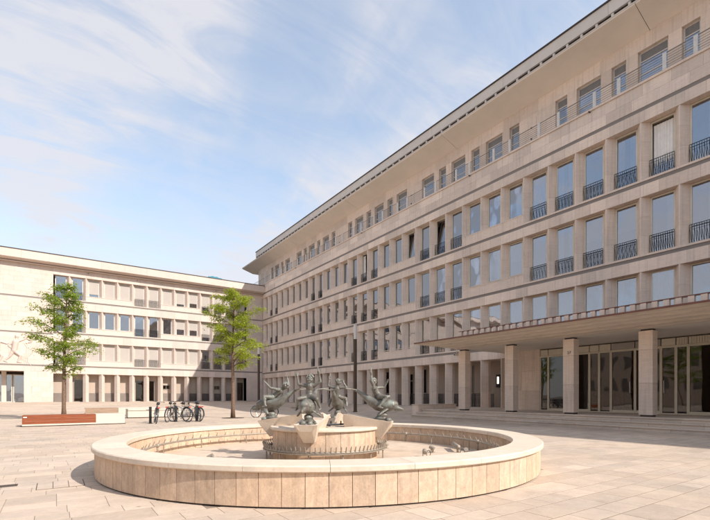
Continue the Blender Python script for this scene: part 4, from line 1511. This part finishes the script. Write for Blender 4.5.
tr_m = trough_mesh()
DIRS = [-135, -45, 45, 135]      # front, right, back, left as one walks round
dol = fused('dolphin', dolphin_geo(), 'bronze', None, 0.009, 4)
lab = ['bronze dolphin statue with child rider sitting upright and facing out, both arms thrown high',
       'bronze dolphin statue whose child rider leans back with one arm straight up',
       'bronze dolphin statue with upright child rider, one hand raised, the other beside the head',
       'bronze dolphin statue whose child rider reclines far back with an arm by the head']
for i, dg_a in enumerate(DIRS):
    a = math.radians(dg_a)
    put('trough', tr_m, fo, (FC.x, FC.y, 0), a)
    rr0 = 1.08
    e = thing('dolphin_statue', (FC.x + rr0 * math.cos(a), FC.y + rr0 * math.sin(a), 0.70), lab[i], 'statue', 'bronze dolphin statues round the fountain drum', a)
    d_o = child('dolphin', dol, e, (0.02, 0, 0.20))
    ro = child_rider(POSES[i])
    r_me = fused('rider', ro, 'bronze', None, 0.0062, 2)
    child('rider', r_me, e, (0.03, 0, 0.475))
    # wave-shaped plinth under the belly
    wv = MB()
    wv.ball((0.1, 0, 0.05), (0.17, 0.11, 0.05)); wv.ball((0.06, 0, 0.11), (0.14, 0.095, 0.055)); wv.ball((0.08, 0, 0.18), (0.11, 0.085, 0.06))
    wv.ball((0.2, 0.06, 0.08), (0.06, 0.05, 0.05)); wv.ball((0.2, -0.06, 0.08), (0.06, 0.05, 0.05)); wv.ball((-0.06, 0.04, 0.07), (0.08, 0.06, 0.05))
    wv.box(-0.45, 0.20, -0.125, 0.125, -0.03, 0.045)
    fused('wave_plinth', wv, 'bronze', e, 0.011, 3)

# underwater spotlights on the dry floor
for k, (r_, a_) in enumerate(((2.0, 3.9), (2.35, 4.15), (2.2, 2.9), (2.0, 5.65), (2.35, 5.95), (2.9, 5.75), (1.9, 0.2), (2.2, 1.6))):
    sx, sy = FC.x + r_ * math.cos(a_), FC.y + r_ * math.sin(a_)
    mb = MB()
    mb.box(-0.05, 0.05, -0.05, 0.05, 0, 0.012); mb.box(-0.045, -0.03, -0.012, 0.012, 0.01, 0.11); mb.box(0.03, 0.045, -0.012, 0.012, 0.01, 0.11)
    mb.tube([(0, -0.05, 0.085), (0, 0.05, 0.125)], [0.038, 0.045], 10)
    s_o = put('spotlight', mb.mesh('spotlight', 'pipe'), fo, (sx, sy, FLO + 0.001), rr.uniform(0, 6))
    child('cable', MB().tube([(0.03, 0.03, 0.1), (0.09, 0.05, 0.13), (0.12, 0.06, 0.06), (0.1, 0.05, 0.01), (0.2, 0.1, 0.008)], 0.008, 5).mesh('cable', 'iron'), s_o)
# overflow pipe
a_ = 0.05
put('overflow_pipe', MB().tube([(-0.35, 0, 0.12), (0.35, 0, 0.12)], 0.05, 10).tube([(-0.3, 0, 0.0), (-0.3, 0, 0.12)], 0.03, 8).mesh('overflow_pipe', 'pipe', True), fo, (FC.x + 3.0 * math.cos(6.0), FC.y + 3.0 * math.sin(6.0), FLO), 0.9)

# ------------------------------------------------------------------ relief carving on the wing's blank wall
rel = MB()
V = Vector


def rcap(p, q, a, b):
    capsule(rel, (p[0], 0, p[1]), (q[0], 0, q[1]), a, b, 10)


# a striding figure with one arm raised, a second turned away, drapery folds and a plant scroll
fx = -3.45
rcap((fx, 6.0), (fx + 0.15, 6.9), .26, .30); rcap((fx + .2, 7.15), (fx + .22, 7.3), .12, .12); rel.ball((fx + .25, 0, 7.52), (.19, .16, .22))
rcap((fx + .35, 7.0), (fx + .85, 7.25), .13, .10); rcap((fx + .85, 7.25), (fx + 1.15, 7.75), .10, .07); rcap((fx - .1, 6.95), (fx - .45, 6.5), .12, .09); rcap((fx - .45, 6.5), (fx - .15, 6.2), .09, .07)
rcap((fx + .05, 5.95), (fx + .55, 5.5), .21, .16); rcap((fx + .55, 5.5), (fx + .35, 4.9), .15, .09); rcap((fx - .1, 5.9), (fx - .35, 5.4), .20, .15); rcap((fx - .35, 5.4), (fx - .75, 4.95), .14, .09)
rcap((fx + .3, 4.85), (fx + .6, 4.8), .09, .07); rcap((fx - .8, 4.9), (fx - .55, 4.8), .09, .07)
for q in range(5):
    pts = [(fx + .8 + .16 * q + .35 * math.sin(t * 1.2 + q * .4), 0, 6.9 - .5 * t - .12 * q) for t in range(5)]
    rel.tube(pts, [.05, .07, .07, .06, .03], 8)
fx = -4.75
rcap((fx, 6.0), (fx - .1, 6.85), .25, .29); rel.ball((fx - .12, 0, 7.42), (.19, .16, .22)); rcap((fx - .1, 7.05), (fx - .12, 7.25), .12, .12)
rcap((fx + .15, 6.9), (fx + .7, 6.7), .12, .09); rcap((fx + .7, 6.7), (fx + 1.2, 6.95), .09, .06); rcap((fx, 5.95), (fx + .3, 5.4), .21, .15); rcap((fx + .3, 5.4), (fx + .1, 4.85), .14, .09)
rcap((fx - .1, 5.95), (fx - .5, 5.45), .2, .15); rcap((fx - .5, 5.45), (fx - .55, 4.85), .14, .09)
for q in range(14):
    a_ = q * 0.6
    rel.ball((-1.75 + .3 * math.cos(a_) - .05 * q, 0, 7.75 - .17 * q * .4), (.12, .1, .07), 8, 6)
tmp = fused('relief', rel, 'trav_sun_toned', None, 0.03, 2)
for v in tmp.vertices:
    v.co.y *= 1.25
ro_ = put('relief_carving', tmp, None, (0, FY - 0.0, 0))
ro_.location.y = FY + 0.02
tag(ro_, 'carved stone relief of striding figures on the blank wall of the stone wing', 'relief')

# ------------------------------------------------------------------ lamps
def lamp(x, y, label):
    z = g(x, y)
    e = thing('street_lamp', (x, y, z), label, 'lamp', 'tall column lamps on the square')
    MB().lathe([(0.0, 0), (0.17, 0), (0.17, 0.05), (0.125, 0.06), (0.125, 5.3), (0.135, 5.31), (0.135, 5.36), (0.0, 5.36)], 20, (x, y, z)).build('post', 'lamp_post', e)
    o = MB().lathe([(0.0, 5.36), (0.118, 5.36), (0.118, 6.42), (0.0, 6.42)], 20, (x, y, z)).build('lamp_glass', 'lamp_glass', e)
    MB().lathe([(0.0, 6.42), (0.13, 6.42), (0.13, 6.47), (0.0, 6.49)], 20, (x, y, z)).build('lamp_cap', 'post', e)
    for q in e.children:
        smooth_by_angle(q)


lamp(18.3, 26.6, 'tall slim column lamp standing beside the arcade of the office building')
lamp(17.5, 43.1, 'tall slim column lamp standing behind the light green tree near the corner')

# ------------------------------------------------------------------ trees


def tree(x, y, h, label, seed, leaf, crown0, spread, z=0.0, n_br=27, group='young trees on the square', skew=0.0, grate=True):
    r = random.Random(seed)
    e = thing('locust_tree', (x, y, z), label, 'tree', group)
    tk = MB()
    pts, rs = [], []
    for i in range(12):
        f = i / 11
        pts.append((0.05 * math.sin(f * 5 + seed) * f + skew * f * f, 0.05 * math.cos(f * 4 + seed) * f, h * 0.97 * f))
        rs.append(0.095 * (1 - f) ** 0.8 + 0.012 + (0.035 * (1 - f * 11) if f < 0.09 else 0))
    tk.tube(pts, rs, 10)
    lf = MB()
    clumps = []
    for b in range(n_br):
        f = (b + r.random()) / n_br
        zz = crown0 + (h - crown0) * (f ** 0.95) * 0.97
        # widest in the lower third, narrow at the top
        prof = (0.70 + 0.30 * min(1, f / 0.25)) * (1 - (max(0, f - 0.3) / 0.7) ** 1.5 * 0.68)
        L = spread * prof * r.uniform(0.45, 1.12)
        a = b * 2.399 + r.uniform(-0.4, 0.4)
        p0 = Vector((skew * (zz / h) ** 2, 0, zz - 0.25 * L))
        d = Vector((math.cos(a), math.sin(a), 0))
        ppts = [p0]
        for s in range(1, 6):
            t = s / 5
            ppts.append(p0 + d * L * t + Vector((0, 0, 0.42 * L * math.sin(t * 1.7) + r.uniform(-.03, .03))))
        tk.tube(ppts, [0.028 * (1 - 0.8 * t / 5) * (1.2 - 0.5 * f) + 0.004 for t in range(6)], 5)
        nsub = max(3, int(5 + L * 3.4))
        for s in range(nsub):
            t = r.uniform(0.30, 1.03)
            k = min(4, int(t * 5)); q = t * 5 - k
            c = ppts[k].lerp(ppts[k + 1], min(q, 1.1))
            side = Vector((-d.y, d.x, 0)) * r.uniform(-1, 1) * 0.42 * L * (0.4 + 0.6 * t)
            tip = c + side + d * abs(side.length) * 0.5 + Vector((0, 0, r.uniform(-0.22, 0.16)))
            tk.tube([c, c.lerp(tip, 0.5) + Vector((0, 0, 0.05)), tip], [0.009, 0.006, 0.003], 4)
            clumps.append((tip, r.uniform(0.16, 0.36), r.random()))
            clumps.append((c.lerp(tip, 0.55), r.uniform(0.12, 0.24), r.random()))
    for c, rad, tn in clumps:
        for q in range(int(112 * rad)):
            a = r.uniform(0, 2 * math.pi)
            rad_ = rad * math.sqrt(r.random())
            p = c + Vector((math.cos(a) * rad_, math.sin(a) * rad_, r.gauss(0, 0.07) - 0.30 * rad_ * rad_ / rad))
            # a pinnate leaf: slim blade with a droop, folded along its rib
            dir_ = Vector((math.cos(a) + r.gauss(0, .6), math.sin(a) + r.gauss(0, .6), r.uniform(-0.7, 0.1))).normalized()
            sd = dir_.cross(Vector((r.gauss(0, .35), r.gauss(0, .35), 1))).normalized()
            up = sd.cross(dir_)
            ln, wd = r.uniform(0.07, 0.15), r.uniform(0.022, 0.04)
            m1 = p + dir_ * ln * 0.5 - up * wd * 0.3
            tip = p + dir_ * ln - Vector((0, 0, 0.02))
            l_ = p + dir_ * ln * 0.45 + sd * wd
            r_ = p + dir_ * ln * 0.45 - sd * wd
            lf.add([p, l_, tip, r_], [(0, 1, 2), (0, 2, 3)], max(0, min(1, 0.35 * tn + 0.65 * r.random())))
    tm = tk.mesh('trunk', 'bark', True)
    child('trunk', tm, e)
    child('crown', lf.mesh('crown', leaf), e)
    if grate:
        child('tree_grate', MB().lathe([(0.16, 0.0), (0.62, 0.0), (0.62, 0.012), (0.16, 0.012)], 28, closed_prof=True).mesh('tree_grate', 'grate'), e)
    return e


tree(0.43, 27.6, 7.25, 'young tree with layered darker green crown behind the red-brown bench', 4, 'leaf_d', 2.55, 1.5, skew=0.1)
tree(8.38, 24.44, 7.35, 'young tree with bright yellow-green crown in a round iron grate near the bicycles', 9, 'leaf', 3.05, 1.75, skew=0.05, n_br=30)

# ------------------------------------------------------------------ benches
b1 = thing('bench', (0.8, 22.5, 0), 'long stone bench with red-brown wooden front beneath the young tree', 'bench', 'stone benches on the square')
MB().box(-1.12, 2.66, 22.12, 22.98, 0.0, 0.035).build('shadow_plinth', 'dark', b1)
MB().box(-1.06, 2.62, 22.06, 22.95, 0.036, 0.105).build('base', 'white_stone', b1)
MB().box(1.505, 2.62, 22.06, 22.95, 0.1055, 0.46).build('stone_seat', 'white_stone', b1)
for i in range(3):
    MB().box(-1.06, 1.50, 22.05, 22.085, 0.108 + i * 0.118, 0.108 + i * 0.118 + 0.113).build('slat', 'wood', b1)
for i in range(6):
    MB().box(-1.06, 1.50, 22.09 + i * 0.145, 22.09 + i * 0.145 + 0.137, 0.425, 0.46).build('slat', 'wood', b1)
MB().box(-1.06, -1.03, 22.086, 22.95, 0.108, 0.424).build('end_board', 'wood', b1)
MB().box(-1.02, -0.90, 22.044, 22.049, 0.37, 0.405).build('label_plate', 'white', b1)
b2 = thing('bench', (2.4, 34.6, 0), 'low stone bench edged with weathered grey wood farther behind the red-brown bench', 'bench', 'stone benches on the square')
MB().box(1.7, 6.2, 34.0, 35.0, g(2, 34) - 0.02, 0.10).build('base', 'white_stone', b2)
MB().box(3.65, 6.2, 34.0, 35.0, 0.101, 0.44).build('stone_seat', 'white_stone', b2)
for i in range(3):
    MB().box(1.7, 3.64, 33.99, 34.03, 0.103 + i * 0.112, 0.103 + i * 0.112 + 0.108).build('slat', 'wood_grey', b2)
for i in range(6):
    MB().box(1.7, 3.64, 34.035 + i * 0.16, 34.035 + i * 0.16 + 0.152, 0.405, 0.44).build('slat', 'wood_grey', b2)
b3 = thing('bench', (5, 27.6, 0), 'long plain pale stone bench behind the parked bicycles', 'bench', 'stone benches on the square')
MB().box(3.45, 6.85, 27.35, 28.2, 0, 0.05).build('shadow_plinth', 'grate', b3)  # brown strip that colours in the shadow line at the bench foot
for a, b in ((3.4, 5.1), (5.106, 6.9)):
    MB().box(a, b, 27.3, 28.25, 0.051, 0.40, pr.random()).build('stone_seat', 'white_stone', b3)
MB().box(3.42, 6.88, 27.33, 28.22, 0.4005, 0.43).build('recessed_strip', 'wood_grey', b3)  # brown strip set back below the seat top
MB().box(3.4, 6.9, 27.3, 28.25, 0.4305, 0.52).build('seat_top', 'white_stone', b3)

# ------------------------------------------------------------------ bicycles


def bicycle_meshes(paint):
    out_ = {}
    RW = 0.34
    fw, rw = (0.53, 0, RW), (-0.52, 0, RW)
    tyre = MB().tube([(RW * math.cos(t * math.pi / 16), 0, RW * math.sin(t * math.pi / 16)) for t in range(32)], 0.019, 6, closed=True)
    out_['tyre'] = tyre.mesh('tyre', 'rubber', True)
    rim = MB().tube([((RW - .026) * math.cos(t * math.pi / 16), 0, (RW - .026) * math.sin(t * math.pi / 16)) for t in range(32)], 0.010, 5, closed=True)
    for t in range(16):
        a = t * math.pi / 8
        rim.tube([(0.02 * math.cos(a + 1), 0.02 * (-1) ** t, 0.02 * math.sin(a + 1)), ((RW - .03) * math.cos(a), 0, (RW - .03) * math.sin(a))], 0.0022, 3)
    rim.tube([(0, -0.05, 0), (0, 0.05, 0)], 0.02, 8)
    out_['wheel'] = rim.mesh('wheel', 'chrome')
    f = MB()
    bb, st_, hd0, hd1 = (-0.08, 0, 0.29), (-0.20, 0, 0.74), (0.38, 0, 0.62), (0.345, 0, 0.80)
    f.tube([bb, st_], 0.017, 7); f.tube([bb, hd0], 0.019, 7); f.tube([(-0.19, 0, 0.69), hd1], 0.016, 7); f.tube([hd0, hd1], 0.021, 7)
    for s in (-1, 1):
        f.tube([(bb[0], s * 0.03, bb[2]), (rw[0], s * 0.055, rw[2])], 0.010, 5); f.tube([(-0.185, s * 0.02, 0.68), (rw[0], s * 0.055, rw[2])], 0.009, 5)
        f.tube([(hd0[0] + 0.01, s * 0.045, 0.60), (0.46, s * 0.052, 0.47), (fw[0], s * 0.055, fw[2])], 0.011, 5)
    f.tube([(hd0[0], -0.045, 0.60), (hd0[0], 0.045, 0.60)], 0.014, 6)
    out_['frame'] = f.mesh('frame', paint, True)
    h = MB().tube([hd1, (0.325, 0, 0.94)], 0.013, 6)
    h.tube([(0.20, -0.29, 0.99), (0.30, -0.24, 1.0), (0.345, -0.1, 0.985), (0.34, 0, 0.96), (0.345, 0.1, 0.985), (0.30, 0.24, 1.0), (0.20, 0.29, 0.99)], 0.011, 6)
    h.tube([(0.33, 0, 0.9), (0.42, 0, 0.86)], 0.03, 8)
    for s in (-1, 1):
        h.tube([(0.19, s * 0.293, 0.99), (0.28, s * 0.25, 1.0)], 0.016, 6)
    out_['handlebar'] = h.mesh('handlebar', 'bike_black', True)
    s_ = MB().tube([st_, (-0.225, 0, 0.87)], 0.012, 6)
    s_.tube([(-0.36, 0, 0.905), (-0.30, 0, 0.915), (-0.20, 0, 0.905), (-0.09, 0, 0.895)], [0.055, 0.075, 0.045, 0.016], 8)
    out_['saddle'] = s_.mesh('saddle', 'bike_black', True)
    c = MB().tube([(bb[0] + 0.09 * math.cos(t * math.pi / 10), -0.045, bb[2] + 0.09 * math.sin(t * math.pi / 10)) for t in range(20)], 0.006, 4, closed=True)
    c.tube([(bb[0], -0.06, bb[2]), (bb[0] + 0.09, -0.065, bb[2] - 0.14)], 0.009, 5); c.tube([(bb[0], 0.06, bb[2]), (bb[0] - 0.09, 0.065, bb[2] + 0.14)], 0.009, 5)
    c.box(bb[0] + 0.05, bb[0] + 0.13, -0.15, -0.065, bb[2] - 0.155, bb[2] - 0.13); c.box(bb[0] - 0.13, bb[0] - 0.05, 0.065, 0.15, bb[2] + 0.13, bb[2] + 0.155)
    c.tube([(bb[0], -0.045, bb[2] + 0.09), (rw[0], -0.045, rw[2] + 0.03)], 0.005, 4); c.tube([(bb[0], -0.045, bb[2] - 0.09), (rw[0], -0.045, rw[2] - 0.03)], 0.005, 4)
    out_['crank'] = c.mesh('crank', 'chrome')
    m_ = MB()
    for cx_, a0, a1 in ((rw[0], 0.5, 3.3), (fw[0], 0.7, 2.9)):
        pts = [(cx_ + 0.375 * math.cos(a0 + (a1 - a0) * t / 9), RW + 0.375 * math.sin(a0 + (a1 - a0) * t / 9)) for t in range(10)]
        vs = []
        for px_, pz in pts:
            vs += [(px_, -0.026, pz - 0.008), (px_, 0, pz), (px_, 0.026, pz - 0.008)]
        m_.add(vs, [q for t in range(9) for q in ((3 * t, 3 * t + 3, 3 * t + 4, 3 * t + 1), (3 * t + 1, 3 * t + 4, 3 * t + 5, 3 * t + 2))])
    out_['mudguards'] = m_.mesh('mudguards', 'bike_black')
    k = MB()
    for s in (-0.06, 0.0, 0.06):
        k.tube([(-0.25, s, 0.735), (-0.72, s, 0.735)], 0.007, 5)
    for s in (-1, 1):
        k.tube([(-0.62, s * 0.06, 0.735), (rw[0], s * 0.06, rw[2])], 0.006, 5)
    k.tube([(-0.70, -0.06, 0.735), (-0.70, 0.06, 0.735)], 0.007, 5)
    out_['luggage_rack'] = k.mesh('luggage_rack', 'iron')
    out_['rear_light'] = MB().box(-0.745, -0.715, -0.045, 0.045, 0.70, 0.745).mesh('rear_light', 'red')
    out_['_fw'], out_['_rw'] = fw, rw
    return out_


def bicycle(x, y, heading, lean, meshes, label, extra=None):
    e = thing('bicycle', (x, y, g(x, y)), label, 'bicycle', 'bicycles parked on the square', math.radians(heading))
    e.rotation_euler.x = math.radians(lean)
    for p_ in ('frame', 'handlebar', 'saddle', 'crank', 'mudguards', 'luggage_rack', 'rear_light'):
        child(p_, meshes[p_], e)
    for key in ('_fw', '_rw'):
        w = child('wheel', meshes['wheel'], e, meshes[key])
        child('tyre', meshes['tyre'], w)
    if extra == 'pannier':
        child('pannier', MB().box(-0.70, -0.34, 0.075, 0.20, 0.36, 0.74).mesh('pannier', 'bike_black'), e)
    if extra == 'basket':
        bk_ = MB()
        for z in (0.70, 0.76, 0.82, 0.88, 0.94):
            s = 0.12 + 0.04 * (z - 0.70) / 0.24
            bk_.tube([(0.55 - s * .8, -s, z), (0.55 + s * .8, -s, z), (0.55 + s * .8, s, z), (0.55 - s * .8, s, z)], 0.004, 4, closed=True)
        for t in range(16):
            a = t * math.pi / 8
            bk_.tube([(0.55 + 0.10 * math.cos(a), 0.12 * math.sin(a), 0.70), (0.55 + 0.13 * math.cos(a), 0.16 * math.sin(a), 0.94)], 0.003, 3)
        child('basket', bk_.mesh('basket', 'iron'), e)
    return e


BM = {k: bicycle_meshes(k) for k in ('bike_black', 'bike_blue', 'bike_silver')}
bicycle(3.85, 21.9, 84, 7, BM['bike_blue'], 'slate grey bicycle seen end-on, leaning on the first rack post beside the stone bench')
bicycle(4.72, 22.7, 58, 4, BM['bike_black'], 'black bicycle with its rear light showing, crossed with another bicycle at the middle rack post')
bicycle(5.05, 22.35, 118, -4, BM['bike_silver'], 'silver bicycle parked crosswise at the middle rack post')
bicycle(5.68, 22.6, 112, 4, BM['bike_silver'], 'silver bicycle with front basket at the rack post nearest the tree', 'basket')
bicycle(5.98, 22.5, 82, -5, BM['bike_black'], 'black bicycle carrying a black pannier bag at the rack post nearest the tree', 'pannier')
bicycle(9.95, 23.7, 130, 5, BM['bike_black'], 'dark bicycle standing between the tree grate and the fountain statues')
for k, (x, y, nm) in enumerate(((3.62, 21.75, 'first'), (4.88, 22.45, 'middle'), (5.82, 22.3, 'last'))):
    e = thing('bicycle_rack', (x, y, 0), ('dark steel bicycle rack post beside the single slate grey bicycle', 'dark steel bicycle rack post between two crossed bicycles', 'dark steel bicycle rack post between the basket and pannier bicycles')[k], 'bicycle rack', 'bicycle rack posts')
    MB().box(x - 0.05, x + 0.05, y - 0.06, y + 0.06, 0.012, 0.76).build('post', 'iron', e)
    MB().box(x - 0.09, x + 0.09, y - 0.18, y + 0.18, 0.0, 0.012).build('foot_plate', 'iron', e)
    MB().tube([(x - 0.05, y - 0.1, 0.62), (x - 0.16, y - 0.1, 0.62), (x - 0.16, y + 0.1, 0.62), (x - 0.05, y + 0.1, 0.62)], 0.012, 6).build('locking_loop', 'iron', e)

# ------------------------------------------------------------------ across the square (outside the picture, mirrored in the windows)
ob = thing('stone_block', (-40, 15, 0), 'beige stone office block across the square, mirrored in the lower windows', 'building')
OX = -34.0
MB().box(-48, OX, -30, 44, 0, 12.5).build('wall', 'arcwall', ob)
MB().box(-48.5, OX + 0.7, -30.5, 44.5, 12.5, 13.2).build('cornice', 'trav_sun_toned', ob)
MB().prism([(-47, 13.2), (OX - 1.5, 13.2), (OX - 5, 15.5), (-44, 15.5)], -29, 43, 'y').build('roof', 'roof', ob)
wm = MB().box(0, 0.05, -0.6, 0.6, 0, 2.0).mesh('window', 'room')
for r in range(3):
    for k in range(30):
        put('window', wm, ob, (OX + 0.003, -26 + k * 2.3, 2.2 + r * 3.6))
tree(-17, 20.5, 9.5, 'tall leafy tree on the far side of the square, mirrored in the window glass', 31, 'leaf_d', 2.6, 3.4, n_br=34, group='trees across the square', grate=False)

for o in bpy.data.objects:
    if '_w' in o:
        del o['_w']
